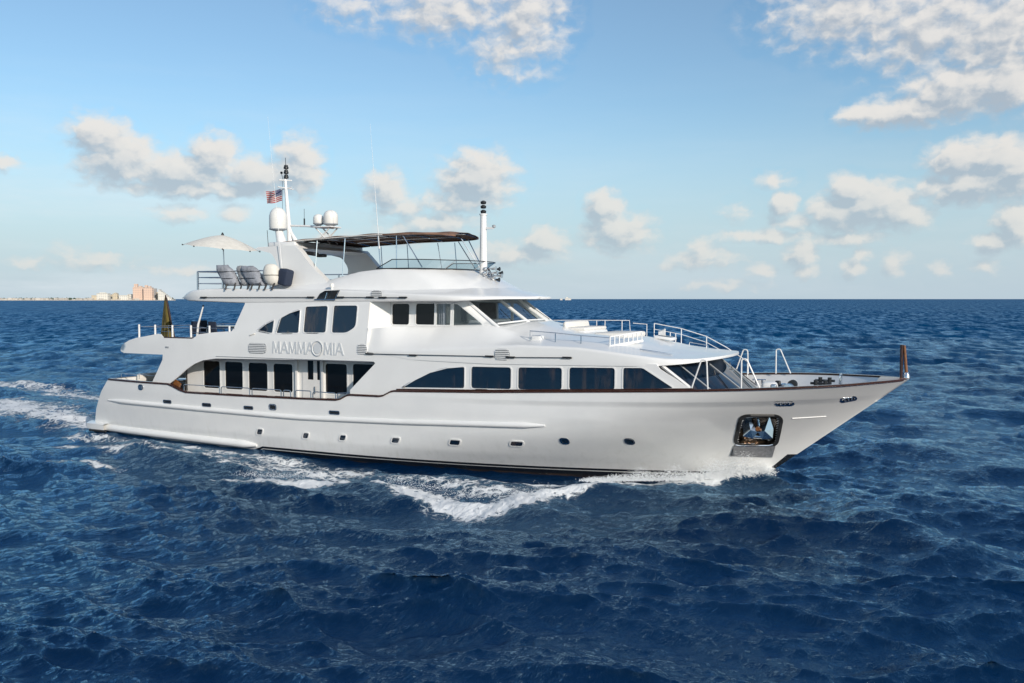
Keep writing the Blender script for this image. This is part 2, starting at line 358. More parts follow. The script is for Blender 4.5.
def rounded(poly, r, n=5):
    """round the corners of a convex or concave polygon; r may be a list"""
    o = []; L = len(poly); rs = r if isinstance(r, (list, tuple)) else [r] * L
    for i in range(L):
        a = Vector(poly[i - 1]); b = Vector(poly[i]); c = Vector(poly[(i + 1) % L]); u = (a - b); v = (c - b)
        k = min(rs[i], u.length * 0.48, v.length * 0.48)
        if k < 1e-4: o.append(tuple(b)); continue
        p = b + u.normalized() * k; q = b + v.normalized() * k
        for j in range(n + 1):
            t = j / n; w = p * (1 - t) ** 2 + b * 2 * t * (1 - t) + q * t * t; o.append((w.x, w.y))
    return o
def grow(poly, d):
    o = []; L = len(poly); sg = 1 if area(poly) > 0 else -1
    for i in range(L):
        a = Vector(poly[i - 1]); b = Vector(poly[i]); c = Vector(poly[(i + 1) % L])
        e1 = (b - a); e2 = (c - b)
        if e1.length < 1e-7 or e2.length < 1e-7: o.append(tuple(b)); continue
        n1 = Vector((e1.y, -e1.x)).normalized() * sg; n2 = Vector((e2.y, -e2.x)).normalized() * sg
        m = n1 + n2
        if m.length < 0.3: m = n1
        m.normalize(); k = d / max(0.45, m.dot(n1)); o.append((b.x + m.x * k, b.y + m.y * k))
    return o
def panel(outline, holes, T, side, thick=0.06, off=0.0, step=0.35, edge=0.3):
    """a curved sheet with holes, lying on the surface t = T(s, z); side -1 is starboard"""
    outline = densify(outline, edge); holes = [densify(h, edge) for h in holes]
    vs, fs = tri2d(outline, holes, step); mb = MB()
    f = lambda p, o: (p[0], side * (T(p[0], p[1]) + off - o), p[1])
    mb.add([f(p, 0) for p in vs], fs, True)
    if thick > 0:
        mb.add([f(p, thick) for p in vs], [t[::-1] for t in fs], True)
        for lp in [outline] + holes:
            n = len(lp); mb.add([f(p, 0) for p in lp] + [f(p, thick) for p in lp], [(i, (i + 1) % n, n + (i + 1) % n, n + i) for i in range(n)], True)
    return mb
def window(poly, T, side, parent, glass='glass', recess=0.03, fw=0.035, name='window', frame='paint', label=None):
    g = panel(grow(poly, 0.02), [], T, side, 0.0, -recess, 0.4).build(name, glass, parent)
    panel(grow(poly, fw), [grow(poly, -0.012)], T, side, 0.03, 0.014, None, 0.2).build('frame', frame, g)
    return g
def copy_tree(o, parent=None):
    c = o.copy(); col.objects.link(c); c.parent = parent
    for ch in o.children: copy_tree(ch, c)
    return c

# ---------------------------------------------------------------- lines of the yacht
def lerp(x,pts):
    return np.interp(x,[p[0] for p in pts],[p[1] for p in pts])
def clamp(x,a=0.,b=1.):
    return max(a,min(b,x))
def smooth(x,a,b):
    t=clamp((x-a)/(b-a)); return t*t*(3-2*t)
# ---- plan shape of the yacht: s = metres forward of the stern, t = metres out to either side ----
def deck_hb(s):
    return 3.93*(1-clamp((s-24)/12.12)**5)-0.45*clamp((8-s)/8)**1.8
SHEER=[(-1,2.68),(1.7,2.67),(4,2.64),(5.8,2.63),(6.1,2.55),(6.5,2.40),(6.9,2.31),(10,2.31),(13.3,2.34),(15.1,2.37),(15.35,2.43),(15.65,2.58),(15.8,2.61),(17.2,2.62),(17.4,2.66),(17.75,2.83),(17.9,2.86),(21.7,2.99),(26.4,3.22),(28.2,3.31),(30.2,3.41),(31.7,3.49),(33.1,3.56),(34.3,3.61),(35.1,3.66),(36.2,3.71)]
def sheer(s): return float(lerp(s,SHEER))
def stem_s(z):
    return 31.40+1.285*z if z>=0 else 31.40+0.5*z
def stern_s(z):
    return float(lerp(z,[(-1.2,0.6),(0.0,0.35),(0.5,0.25),(1.12,0.5),(2.02,1.08),(2.7,1.74),(4,3.0)]))
def knuckle_drop(s): return float(lerp(s,[(20,.26),(24,.36),(28,.42),(34,.52)]))
def hull_hb(s,z):
    sh=sheer(s); e=stem_s(z)
    k=clamp((z+0.2)/(sh+0.2))                       # 0 near the water, 1 at the sheer
    M=lerp(z,[(-1.2,1.9),(-0.6,3.0),(0,3.48),(0.6,3.66),(1.4,3.80),(2.2,3.9),(2.7,3.93)])
    s0=24*k+13*(1-k); p=2.0+3.0*k**1.6
    hb=M*(1-clamp((s-s0)/(e-s0))**p)
    hb-=0.45*clamp((8-s)/8)**1.8
    kn=sh-knuckle_drop(s)                                       # knuckle: plating above it stands straighter
    f=smooth(s,20,25)*clamp((z-kn)/0.5)
    if z<kn: hb-=0.085*smooth(s,19,25)*clamp((z-0.3)/(kn-0.3))**2*clamp((kn+0.0-z)/0.03)*(1-smooth(s,33,36))
    return max(hb,0.0)
def skin_t(s,z):
    """outer face of the lower superstructure side"""
    t=deck_hb(s)-0.10-0.03*max(0,z-2.6)
    if z>4.7: t-=(z-4.7)*0.13
    return t
# ---------------------------------------------------------------- the sea
rng = np.random.default_rng(11)
def ocean_tile(L, n, lmin, lmax, rms, wind, spread, chop):
    """one patch of wind waves from a directional spectrum; returns height and the two sideways displacements"""
    k1 = np.fft.fftfreq(n, d=L / n) * 2 * np.pi
    kx, ky = np.meshgrid(k1, k1, indexing='ij'); k = np.hypot(kx, ky); k[0, 0] = 1
    kp = 2 * np.pi / lmax
    S = k ** -3.95 * np.exp(-1.1 * (kp / k) ** 2)
    ca = (kx * math.cos(wind) + ky * math.sin(wind)) / k
    S = S * (np.abs(ca) ** spread + 0.06) * np.exp(-(k * lmin / (2 * np.pi)) ** 2 * 0.35); S[0, 0] = 0
    h = (rng.normal(size=(n, n)) + 1j * rng.normal(size=(n, n))) * np.sqrt(S)
    z = np.fft.ifft2(h).real; g = rms / z.std(); h = h * g
    z = z * g; dx = np.fft.ifft2(h * (1j) * kx / k).real * chop; dy = np.fft.ifft2(h * (1j) * ky / k).real * chop
    dxx = np.fft.ifft2(h * -kx * kx / k).real * chop; dyy = np.fft.ifft2(h * -ky * ky / k).real * chop; dxy = np.fft.ifft2(h * -kx * ky / k).real * chop
    J = (1 + dxx) * (1 + dyy) - dxy ** 2
    return (L, n, np.stack([z, dx, dy, J], -1))
def sample(tile, x, y, rot=0.0):
    L, n, a = tile; c, s = math.cos(rot), math.sin(rot)
    u = ((x * c + y * s) / L * n) % n; v = ((-x * s + y * c) / L * n) % n
    i = np.floor(u).astype(int) % n; j = np.floor(v).astype(int) % n; fu = (u - np.floor(u))[..., None]; fv = (v - np.floor(v))[..., None]
    i2 = (i + 1) % n; j2 = (j + 1) % n
    r = a[i, j] * (1 - fu) * (1 - fv) + a[i2, j] * fu * (1 - fv) + a[i, j2] * (1 - fu) * fv + a[i2, j2] * fu * fv
    dx = r[..., 1] * c - r[..., 2] * s; dy = r[..., 1] * s + r[..., 2] * c
    return r[..., 0], dx, dy, r[..., 3]
WIND = R(92)
tile_big = ocean_tile(310, 256, 10, 36, 0.12, WIND + 0.4, 5, 1.0)
tile_mid = ocean_tile(101, 1024, 0.35, 8.0, 0.120, WIND, 5.0, 1.35)
tile_mid2 = ocean_tile(67, 768, 0.3, 3.0, 0.030, WIND + 0.35, 4.0, 1.25)
tile_small = ocean_tile(19.7, 768, 0.07, 1.2, 0.017, WIND + 0.15, 1.8, 1.2)
def seg_dist(x, y, path):
    """distance to a polyline, with the place along it (0 to 1) and the width and strength there"""
    best = np.full(x.shape, 1e9); W = np.ones(x.shape); S = np.zeros(x.shape)
    for (ax, ay, aw, a_s), (bx, by, bw, bs) in zip(path[:-1], path[1:]):
        dx, dy = bx - ax, by - ay; t = np.clip(((x - ax) * dx + (y - ay) * dy) / (dx * dx + dy * dy), 0, 1)
        d = np.hypot(x - ax - t * dx, y - ay - t * dy); m = d < best
        best = np.where(m, d, best); W = np.where(m, aw + (bw - aw) * t, W); S = np.where(m, a_s + (bs - a_s) * t, S)
    return best, W, S
# foam of the wake: (x, y, half width, strength)
FOAM = [
    [(31.6, -0.2, .35, .9), (30.6, -1.0, .55, 1.15), (29.2, -2.1, .7, 1.2), (27.6, -3.2, .6, 1.05), (26.0, -4.1, .5, .9), (24.3, -4.9, .5, .6), (22.5, -5.0, .5, .4)],
    [(26.8, -3.9, .4, .75), (25.9, -5.3, .5, .75), (24.9, -7.0, .7, .86), (24.1, -8.5, .65, .95), (22.9, -8.4, .65, .9), (21.4, -7.9, .6, .82), (20.0, -7.4, .45, .8), (18.9, -7.0, .35, .45)],
    [(24.6, -6.8, .8, .55), (22.5, -6.4, .8, .55), (20.5, -6.1, .7, .5), (18.5, -5.7, .7, .5), (15.0, -5.4, .8, .5), (11.0, -5.1, .7, .5), (6.0, -4.9, .6, .45), (0.0, -4.6, .6, .5)],
    [(18.2, -7.7, .3, .4), (17.2, -8.2, .5, .95), (15.9, -8.6, .5, .92), (14.6, -8.9, .4, .8), (13.6, -9.0, .3, .4)],
    [(17.9, -7.2, .3, .6), (16.6, -6.4, .5, .6), (14.5, -6.0, .6, .6), (12.0, -6.6, .6, .55), (9.5, -6.2, .6, .55), (6.0, -6.4, .6, .5), (2.0, -6.6, .5, .5)],
    [(8.2, -8.9, .3, .4), (7.0, -8.9, .3, .65), (5.8, -9.0, .3, .55), (4.2, -9.2, .25, .4)],
    [(-0.4, -2.0, 1.4, .8), (-4, -1.2, 1.8, .65), (-9, 0.2, 2.0, .7), (-16, 1.0, 2.4, .7), (-26, 1.5, 3.0, .6), (-60, 3, 5, .4)],
    [(-0.2, 2.6, .8, .7), (-10, 6, 1.2, .6), (-30, 12, 2, .45)],
]
RIDGE = [  # standing waves thrown up by the hull: path and height
    [(31.4, -0.3, .45, .18), (30.2, -1.5, .7, .30), (28.6, -2.9, .8, .22), (26.6, -4.2, .7, .12)],
    [(26.4, -4.9, .9, .12), (24.6, -7.9, 1.0, .17), (22.4, -8.6, 1.0, .15), (19.5, -7.6, .9, .12)],
    [(18.0, -8.2, .8, .12), (15.8, -8.9, .9, .24), (13.6, -9.3, .8, .10)],
    [(10.5, -3.7, .9, -.05), (14, -3.9, .9, -.27), (20, -4.0, .9, -.34), (25, -3.7, .7, -.30), (28, -2.8, .5, -.10)],
    [(-0.5, 0, 3.0, -.18), (-4, 0, 2.5, .20), (-12, .6, 3, .12)],
    [(33.6, -3.0, .8, .08), (35.4, -5.4, 1.0, .38), (37.8, -7.6, 1.2, .2)],
]
def build_sea():
    cx, cy, H = CAM.x, CAM.y, CAM.z
    ds = [0.0, 3.0, 5.0, 7.0, 8.5]; d = 9.6
    while d < 60000:
        ds.append(d)
        if d < 60: d += max(0.05, 1.35 * d * d / (904 * H))
        elif d < 500: d += 0.55 * (d / 60) ** 0.95
        else: d *= 1.024 if d < 1500 else 1.09
    ds = np.array(ds)
    fwd = math.atan2(math.cos(0.452), -math.sin(0.452))
    w = R(43); a = np.concatenate([np.linspace(-w, w, 900), np.linspace(w, 2 * np.pi - w, 60)[1:-1]]) + fwd
    D, A = np.meshgrid(ds, a, indexing='ij'); x = cx + D * np.cos(A); y = cy + D * np.sin(A)
    sz = np.maximum(np.gradient(ds)[:, None] * np.ones_like(A), D * (2 * w / 900))
    coarse = (np.abs((A - fwd + np.pi) % (2 * np.pi) - np.pi) > w)
    z = np.zeros_like(x); dx = np.zeros_like(x); dy = np.zeros_like(x); J = np.zeros_like(x)
    gust = 0.5 + 0.5 * sample(tile_big, x * 1.7 + 40, y * 1.7, 0.9)[0] / 0.2
    gust = 0.75 + 0.5 * np.clip(gust, 0, 1)
    for tile, rot, lim, amp in ((tile_big, 0, 40, 1.0), (tile_mid, 0, 6.0, gust), (tile_mid2, 0.3, 3.5, gust), (tile_small, 0.1, 0.55, gust)):
        zz, ax, ay, jj = sample(tile, x, y, rot); f = np.clip(1.3 - sz / lim, 0, 1) * amp * np.where(coarse, 0.6, 1.0)
        z += zz * f; dx += ax * f; dy += ay * f
        J += np.where(True, (1 - jj) * f, 0)
    foam = np.zeros_like(x)
    near = (D < 140)
    for p in FOAM:
        dd, W, S = seg_dist(x, y, p); foam = np.maximum(foam, S * np.exp(-(dd / W) ** 2 * 0.8) * near + 0)
    for p in RIDGE:
        dd, W, S = seg_dist(x, y, p); z += S * np.exp(-(dd / W) ** 2) * near
    # churned water inside the wake: lumps in the foam itself
    zz, _, _, _ = sample(tile_small, x * 1.9, y * 1.9, 1.1); z += foam * zz * 1.3
    zz, _, _, _ = sample(tile_mid2, x * 3.7, y * 3.7, 2.1); z += foam * np.clip(zz, -.1, .15) * 0.25
    # quieter water close in beside the topsides
    beside = np.exp(-((np.abs(y) - 3.8) / 1.2) ** 2) * ((x > 0) & (x < 30)); z *= 1 - 0.35 * beside
    cap = np.clip((J - 0.95) * 1.6, 0, 1) * 0.5
    sea_v = np.stack([x + dx, y + dy, z], -1).reshape(-1, 3)
    nr, na = x.shape
    i, j = np.meshgrid(np.arange(nr - 1), np.arange(na), indexing='ij'); j2 = (j + 1) % na
    quads = np.stack([i * na + j, (i + 1) * na + j, (i + 1) * na + j2, i * na + j2], -1).reshape(-1, 4)
    me = bpy.data.meshes.new('water')
    me.vertices.add(len(sea_v)); me.vertices.foreach_set('co', sea_v.ravel())
    me.loops.add(quads.size); me.loops.foreach_set('vertex_index', quads.ravel())
    me.polygons.add(len(quads)); me.polygons.foreach_set('loop_start', np.arange(0, quads.size, 4)); me.polygons.foreach_set('loop_total', np.full(len(quads), 4))
    me.update(calc_edges=True); me.validate()
    me.polygons.foreach_set('use_smooth', np.ones(len(me.polygons), bool))
    at = me.attributes.new('foam', 'FLOAT', 'POINT')
    if len(me.vertices) == foam.size: at.data.foreach_set('value', foam.ravel().astype(np.float32))
    at = me.attributes.new('crest', 'FLOAT', 'POINT')
    if len(me.vertices) == foam.size: at.data.foreach_set('value', cap.ravel().astype(np.float32))
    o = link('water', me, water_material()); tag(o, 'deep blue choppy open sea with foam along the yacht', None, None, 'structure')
    return o
def water_material():
    m = bpy.data.materials.new('sea_water'); m.use_nodes = True; nt = m.node_tree; b = nt.nodes['Principled BSDF']
    geo = N(nt, 'ShaderNodeNewGeometry'); pos = geo.outputs['Position']
    fa = N(nt, 'ShaderNodeAttribute', attribute_name='foam').outputs['Fac']; ca = N(nt, 'ShaderNodeAttribute', attribute_name='crest').outputs['Fac']
    # foam breaks up into lace: cell walls and clumps
    warp = N(nt, 'ShaderNodeTexNoise', ins={'Scale': 1.3, 'Detail': 4.0}); nt.links.new(pos, warp.inputs['Vector'])
    wv = N(nt, 'ShaderNodeVectorMath', operation='MULTIPLY_ADD'); nt.links.new(warp.outputs['Color'], wv.inputs[0]); wv.inputs[1].default_value = (1.1, 1.1, 0.2); nt.links.new(pos, wv.inputs[2])
    vor = N(nt, 'ShaderNodeTexVoronoi', feature='DISTANCE_TO_EDGE'); vor.inputs['Scale'].default_value = 2.4; nt.links.new(wv.outputs[0], vor.inputs['Vector'])
    vor2 = N(nt, 'ShaderNodeTexVoronoi', feature='DISTANCE_TO_EDGE'); vor2.inputs['Scale'].default_value = 6.5; nt.links.new(wv.outputs[0], vor2.inputs['Vector'])
    cells = mth(nt, 'MINIMUM', mth(nt, 'MULTIPLY', vor.outputs[0], 2.2), mth(nt, 'MULTIPLY_ADD', vor2.outputs[0], 3.2, 0.12))
    n1 = noise_n(nt, wv.outputs[0], 1.1, 8, 0.66); n2 = noise_n(nt, pos, 7.0, 5, 0.65)
    f = mth(nt, 'MULTIPLY_ADD', n1, 1.5, -1.10); f = mth(nt, 'ADD', f, mth(nt, 'MULTIPLY', fa, 0.95)); f = mth(nt, 'SUBTRACT', f, mth(nt, 'MULTIPLY', cells, 0.55)); f = mth(nt, 'MULTIPLY_ADD', n2, 0.45, f)
    f = mapr(nt, f, 0.06, 0.34)
    f = mth(nt, 'MULTIPLY', f, mapr(nt, fa, 0.05, 0.3))
    cf = mth(nt, 'MULTIPLY', mapr(nt, mth(nt, 'ADD', ca, mth(nt, 'MULTIPLY_ADD', n2, 0.8, -0.55)), 0.15, 0.5), 0.85)
    foam = mth(nt, 'MAXIMUM', f, cf)
    # aerated water round the foam is paler and greener
    aer = mapr(nt, fa, 0.1, 1.3, 0, 0.35, 'LINEAR')
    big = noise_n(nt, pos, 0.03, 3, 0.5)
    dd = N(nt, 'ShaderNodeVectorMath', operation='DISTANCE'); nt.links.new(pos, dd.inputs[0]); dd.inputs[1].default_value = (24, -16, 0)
    deep = mixc(nt, mth(nt, 'MULTIPLY_ADD', mapr(nt, dd.outputs['Value'], 12, 190), 0.8, mth(nt, 'MULTIPLY', mapr(nt, big, 0.35, 0.65), 0.2)), WATER_NEAR, WATER_FAR_SKYLIT)  # far water painted brighter blue, standing in for the sky it reflects
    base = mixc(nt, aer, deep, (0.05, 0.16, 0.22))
    # ripples
    sc = N(nt, 'ShaderNodeMapping'); sc.inputs['Rotation'].default_value = (0, 0, -(WIND)); sc.inputs['Scale'].default_value = (1.0, 0.40, 1.0); nt.links.new(pos, sc.inputs[0])
    r1 = noise_n(nt, sc.outputs[0], 5.0, 6, 0.64, 0.5)
    r2 = noise_n(nt, sc.outputs[0], 0.8, 4, 0.6, 0.3)
    hgt = mth(nt, 'MULTIPLY_ADD', r1, RIP1, mth(nt, 'MULTIPLY', r2, RIP2))
    hgt = mth(nt, 'MULTIPLY_ADD', foam, 0.05, hgt)
    bn = N(nt, 'ShaderNodeBump', ins={'Strength': 1.0, 'Distance': 1.0}); nt.links.new(hgt, bn.inputs['Height'])
    # slopes of the unresolved waves, growing as the mesh gets coarser away from the yacht
    dist = N(nt, 'ShaderNodeVectorMath', operation='DISTANCE'); nt.links.new(pos, dist.inputs[0]); dist.inputs[1].default_value = (28, -20, 0)
    sl = N(nt, 'ShaderNodeMapping'); sl.inputs['Rotation'].default_value = (0, 0, -0.3); sl.inputs['Scale'].default_value = (0.75, 1.5, 1.0); nt.links.new(pos, sl.inputs[0])
    nz = N(nt, 'ShaderNodeTexNoise', ins={'Scale': 0.16, 'Detail': 9.0, 'Roughness': 0.78}); nt.links.new(sl.outputs[0], nz.inputs['Vector'])
    v0 = N(nt, 'ShaderNodeVectorMath', operation='SUBTRACT'); nt.links.new(nz.outputs['Color'], v0.inputs[0]); v0.inputs[1].default_value = (.5, .5, .5)
    v1 = N(nt, 'ShaderNodeVectorMath', operation='MULTIPLY'); nt.links.new(v0.outputs[0], v1.inputs[0]); v1.inputs[1].default_value = (2.2, 3.4, 0)
    k = mapr(nt, dist.outputs['Value'], 14, 240, 0.0, 1.0)
    v2 = N(nt, 'ShaderNodeVectorMath', operation='SCALE'); nt.links.new(v1.outputs[0], v2.inputs[0]); nt.links.new(k, v2.inputs['Scale'])
    v3 = N(nt, 'ShaderNodeVectorMath', operation='ADD'); nt.links.new(bn.outputs[0], v3.inputs[0]); nt.links.new(v2.outputs[0], v3.inputs[1])
    v4 = N(nt, 'ShaderNodeVectorMath', operation='NORMALIZE'); nt.links.new(v3.outputs[0], v4.inputs[0])
    nrm = v4.outputs[0]
    # light welling up from the depths leaves evenly whatever the slope of the facet; the surface mirrors the sky on top of it
    nt.nodes.remove(b)
    out = nt.nodes['Material Output'] if 'Material Output' in nt.nodes else N(nt, 'ShaderNodeOutputMaterial')
    up = N(nt, 'ShaderNodeCombineXYZ', ins={2: 1.0})
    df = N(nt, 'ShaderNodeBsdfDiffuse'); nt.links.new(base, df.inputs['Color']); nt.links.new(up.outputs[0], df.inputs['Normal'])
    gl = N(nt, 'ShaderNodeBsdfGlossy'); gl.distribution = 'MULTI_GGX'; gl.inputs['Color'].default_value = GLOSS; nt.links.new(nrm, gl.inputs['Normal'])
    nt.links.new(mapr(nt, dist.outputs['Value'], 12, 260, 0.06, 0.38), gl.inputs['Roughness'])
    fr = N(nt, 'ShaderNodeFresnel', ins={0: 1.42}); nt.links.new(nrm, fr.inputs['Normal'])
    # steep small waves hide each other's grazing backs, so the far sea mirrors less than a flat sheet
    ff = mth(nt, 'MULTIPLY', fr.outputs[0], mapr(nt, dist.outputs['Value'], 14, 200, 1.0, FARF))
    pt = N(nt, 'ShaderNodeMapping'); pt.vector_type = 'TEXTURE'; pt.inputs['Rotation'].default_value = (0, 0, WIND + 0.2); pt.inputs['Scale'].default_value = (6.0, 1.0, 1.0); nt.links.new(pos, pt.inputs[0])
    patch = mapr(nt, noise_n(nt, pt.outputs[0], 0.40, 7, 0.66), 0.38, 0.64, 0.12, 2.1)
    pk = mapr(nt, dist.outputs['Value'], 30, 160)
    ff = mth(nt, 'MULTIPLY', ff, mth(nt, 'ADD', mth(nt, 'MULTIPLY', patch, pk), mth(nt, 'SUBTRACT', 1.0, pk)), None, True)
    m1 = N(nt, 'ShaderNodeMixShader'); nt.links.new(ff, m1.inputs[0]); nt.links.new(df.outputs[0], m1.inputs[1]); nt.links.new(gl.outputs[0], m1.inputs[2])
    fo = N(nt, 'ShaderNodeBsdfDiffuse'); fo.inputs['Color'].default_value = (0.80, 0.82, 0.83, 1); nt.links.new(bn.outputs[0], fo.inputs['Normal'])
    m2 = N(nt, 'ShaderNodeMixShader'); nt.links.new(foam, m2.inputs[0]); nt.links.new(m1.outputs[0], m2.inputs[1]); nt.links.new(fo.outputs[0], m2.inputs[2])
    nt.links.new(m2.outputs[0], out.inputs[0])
    return m
RIP1, RIP2 = 0.085, 0.085
GLOSS = (0.52, 0.80, 1.0, 1)
FARF = 0.42
WATER_NEAR = (0.0002, 0.013, 0.052)
WATER_FAR_SKYLIT = (0.0006, 0.064, 0.170)
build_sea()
def build_spray():
    """droplets and froth thrown up at the bow and along the breaking crests"""
    mb = MB(); r = random.Random(5)
    octa = [(1, 0, 0), (-1, 0, 0), (0, 1, 0), (0, -1, 0), (0, 0, 1), (0, 0, -1)]; of = [(0, 2, 4), (2, 1, 4), (1, 3, 4), (3, 0, 4), (2, 0, 5), (1, 2, 5), (3, 1, 5), (0, 3, 5)]
    def put(x, y, z, q):
        a = r.random() * 6.28; c, s = math.cos(a), math.sin(a); e = (r.uniform(.7, 1.5), r.uniform(.7, 1.3), r.uniform(.5, 1.0))
        mb.add([(x + (v[0] * c - v[1] * s) * q * e[0], y + (v[0] * s + v[1] * c) * q * e[1], z + v[2] * q * e[2]) for v in octa], of, False)
    bow = [(31.5, -0.25), (30.8, -0.95), (30.1, -1.6), (29.3, -2.3), (28.3, -3.0), (27.2, -3.6), (26.0, -4.3)]
    for i in range(14000):
        t = r.random() ** 1.15 * (len(bow) - 1); k = min(int(t), len(bow) - 2); u = t - k
        x = bow[k][0] * (1 - u) + bow[k + 1][0] * u; y = bow[k][1] * (1 - u) + bow[k + 1][1] * u
        fall = 1 - t / (len(bow) - 1)
        clump = 0.35 + 1.1 * max(0, noise.noise(Vector((x * 1.9, y * 1.9, 3.3))) + 0.35)
        hmax = (0.12 + 0.68 * fall ** 0.8 * (1 if t > 0.4 else 0.5)) * clump
        h = hmax * r.random() ** 1.9
        out = abs(r.gauss(0, 0.28)) * (0.4 + h)
        q = r.uniform(0.006, 0.020) * (1.3 - 0.6 * h / (hmax + .01))
        put(x + out * .5 + r.gauss(0, .12), y - out * 0.8 + r.gauss(0, .10), 0.12 + h, q)
    for path, n, hh in (([(25.4, -6.2), (24.6, -7.8), (24.1, -8.6), (22.8, -8.5), (21.2, -7.9), (19.9, -7.4)], 2500, .12), ([(17.3, -8.3), (15.9, -8.8), (14.5, -9.0)], 1100, .10)):
        for i in range(n):
            t = r.random() * (len(path) - 1); k = min(int(t), len(path) - 2); u = t - k
            x = path[k][0] * (1 - u) + path[k + 1][0] * u; y = path[k][1] * (1 - u) + path[k + 1][1] * u
            c = noise.noise(Vector((x * 2.5, y * 2.5, 9)))
            if c < -0.05: continue
            put(x + r.gauss(0, .25), y + r.gauss(0, .28), 0.18 + hh * r.random() ** 2 + 0.05 * c, r.uniform(.006, .014))
    m = mat('sea_spray', (0.85, 0.87, 0.88), 0.6)
    o = mb.build('spray', m); tag(o, 'white spray and froth thrown up by the bow', 'sea spray', None, 'stuff')
build_spray()

# ---------------------------------------------------------------- the coast, four kilometres off
def lit_mat(name, c, wc, sx, sz):
    """painted facade with rows of darker openings"""
    m = bpy.data.materials.new(name); m.use_nodes = True; nt = m.node_tree; b = nt.nodes['Principled BSDF']; b.inputs['Roughness'].default_value = 0.8
    tc = N(nt, 'ShaderNodeTexCoord'); br = N(nt, 'ShaderNodeTexBrick'); mp = N(nt, 'ShaderNodeMapping'); mp.inputs['Rotation'].default_value = (R(90), 0, 0)
    nt.links.new(tc.outputs['Object'], mp.inputs[0]); nt.links.new(mp.outputs[0], br.inputs['Vector'])
    br.offset = 0; br.inputs['Scale'].default_value = 1; br.inputs['Brick Width'].default_value = sx; br.inputs['Row Height'].default_value = sz; br.inputs['Mortar Size'].default_value = sz * 0.22
    br.inputs['Color1'].default_value = (*wc, 1); br.inputs['Color2'].default_value = (*wc, 1); br.inputs['Mortar'].default_value = (*c, 1)
    nt.links.new(br.outputs[0], b.inputs['Base Color']); return m
F_M = {'white': lit_mat('white_facade', (0.80, 0.76, 0.66), (0.5, 0.5, 0.48), 9, 7), 'cream': lit_mat('cream_facade', (0.66, 0.56, 0.40), (0.40, 0.36, 0.30), 8, 7),
       'pink': lit_mat('pink_facade', (0.76, 0.55, 0.42), (0.55, 0.42, 0.35), 8, 8), 'grey': lit_mat('grey_facade', (0.42, 0.40, 0.38), (0.25, 0.25, 0.26), 8, 7)}
M['roofgrey'] = mat('flat_roof', (0.4, 0.38, 0.35), 0.9)
def coast_at(px, D):
    """point at ground distance D in the bearing whose tangent from the view axis is px/904"""
    a = 0.452 - math.atan(0); f = Vector((-math.sin(0.452), math.cos(0.452))); r = Vector((math.cos(0.452), math.sin(0.452)))
    return Vector((CAM.x, CAM.y)) + f * D + r * (px / 904 * D)
def building(x0, x1, h, kind, D=4000, label='', parts=None, cat='building', steps=None):
    a = coast_at(x0 - 512, D); b_ = coast_at(x1 - 512, D); c = (a + b_) / 2; w = (b_ - a).length
    u = (b_ - a).normalized(); e = empty('apartment_building', (c.x, c.y, 0), math.atan2(u.y, u.x))
    mb = MB(); dep = max(18, w * 0.5)
    mb.box((0, dep / 2, h / 2), (w, dep, h))
    mb.build('wall', F_M[kind], e)
    rb = MB(); rb.box((0, dep / 2, h + 0.6), (w + 1, dep + 1, 1.2)); rb.build('roof', 'roofgrey', e)
    for k, (f0, f1, hh) in enumerate(steps or []):
        q = MB(); q.box(((f0 + f1) / 2 * w, dep * .5, h + 1.2 + hh / 2), ((f1 - f0) * w, dep * .6, hh)); q.build('roof_tower', F_M[kind], e)
    tag(e, label, cat, 'waterfront buildings on the far shore'); return e
building(92, 97, 22, 'cream', label='narrow tan block at the left end of the far waterfront')
building(97, 108.5, 30, 'white', label='wide bright white apartment block on the far shore', steps=[(-.3, .2, 4)])
building(109, 112, 26, 'cream', 4040, label='slim tan block just right of the wide white one')
building(113, 117.5, 30, 'cream', label='taller cream block between the two white ones', steps=[(-.2, .3, 3)])
building(119.5, 128, 22, 'white', label='low wide white block left of the pink towers')
building(128, 132.8, 27, 'white', 4030, label='white block touching the left pink tower')
building(133.3, 143.6, 58, 'pink', label='wide pink tower, left one of the tall pair', steps=[(-.42, -.1, 14), (.05, .3, 5)])
building(144, 152.5, 56, 'pink', 3980, label='pink orange tower, right one of the tall pair', steps=[(-.4, -.1, 10), (.0, .3, 6)])
building(152.8, 156, 52, 'grey', 4020, label='dark grey brown tower right against the pink pair')
building(157, 160, 36, 'cream', 4020, label='small tan block right of the tall towers')
building(560, 562.5, 8, 'white', 5200, label='tiny white block low on the horizon right of the wheelhouse')
building(565, 571, 10, 'white', 5200, label='tiny pale block on the horizon, right of its smaller neighbour', steps=[(-.3, .0, 6)])
def stepped_hotel():
    a = coast_at(158.5 - 512, 3960); b_ = coast_at(172 - 512, 3960); u = (b_ - a).normalized(); e = empty('stepped_building', (a.x, a.y, 0), math.atan2(u.y, u.x)); w = (b_ - a).length
    n = 9; pts = [(0, 0), (w, 0)]
    for k in range(n): z = 6 + k * 5.2; x = w * (1 - k / n); pts += [(x, z), (x - w / n, z)]
    pts = pts[:-1] + [(0, 6 + (n - 1) * 5.2)]
    mb = MB(); mb.prism([(p[0], p[1]) for p in pts], 0, 25); mb.build('wall', F_M['white'], e)
    rb = MB()
    for k in range(n): rb.box((w * (1 - (k + .5) / n), 12, 6 + k * 5.2 + .4), (w / n, 24, .8))
    rb.build('roof', 'roofgrey', e)
    tag(e, 'pale building stepping down to the right beside the towers', 'building', 'waterfront buildings on the far shore')
stepped_hotel()
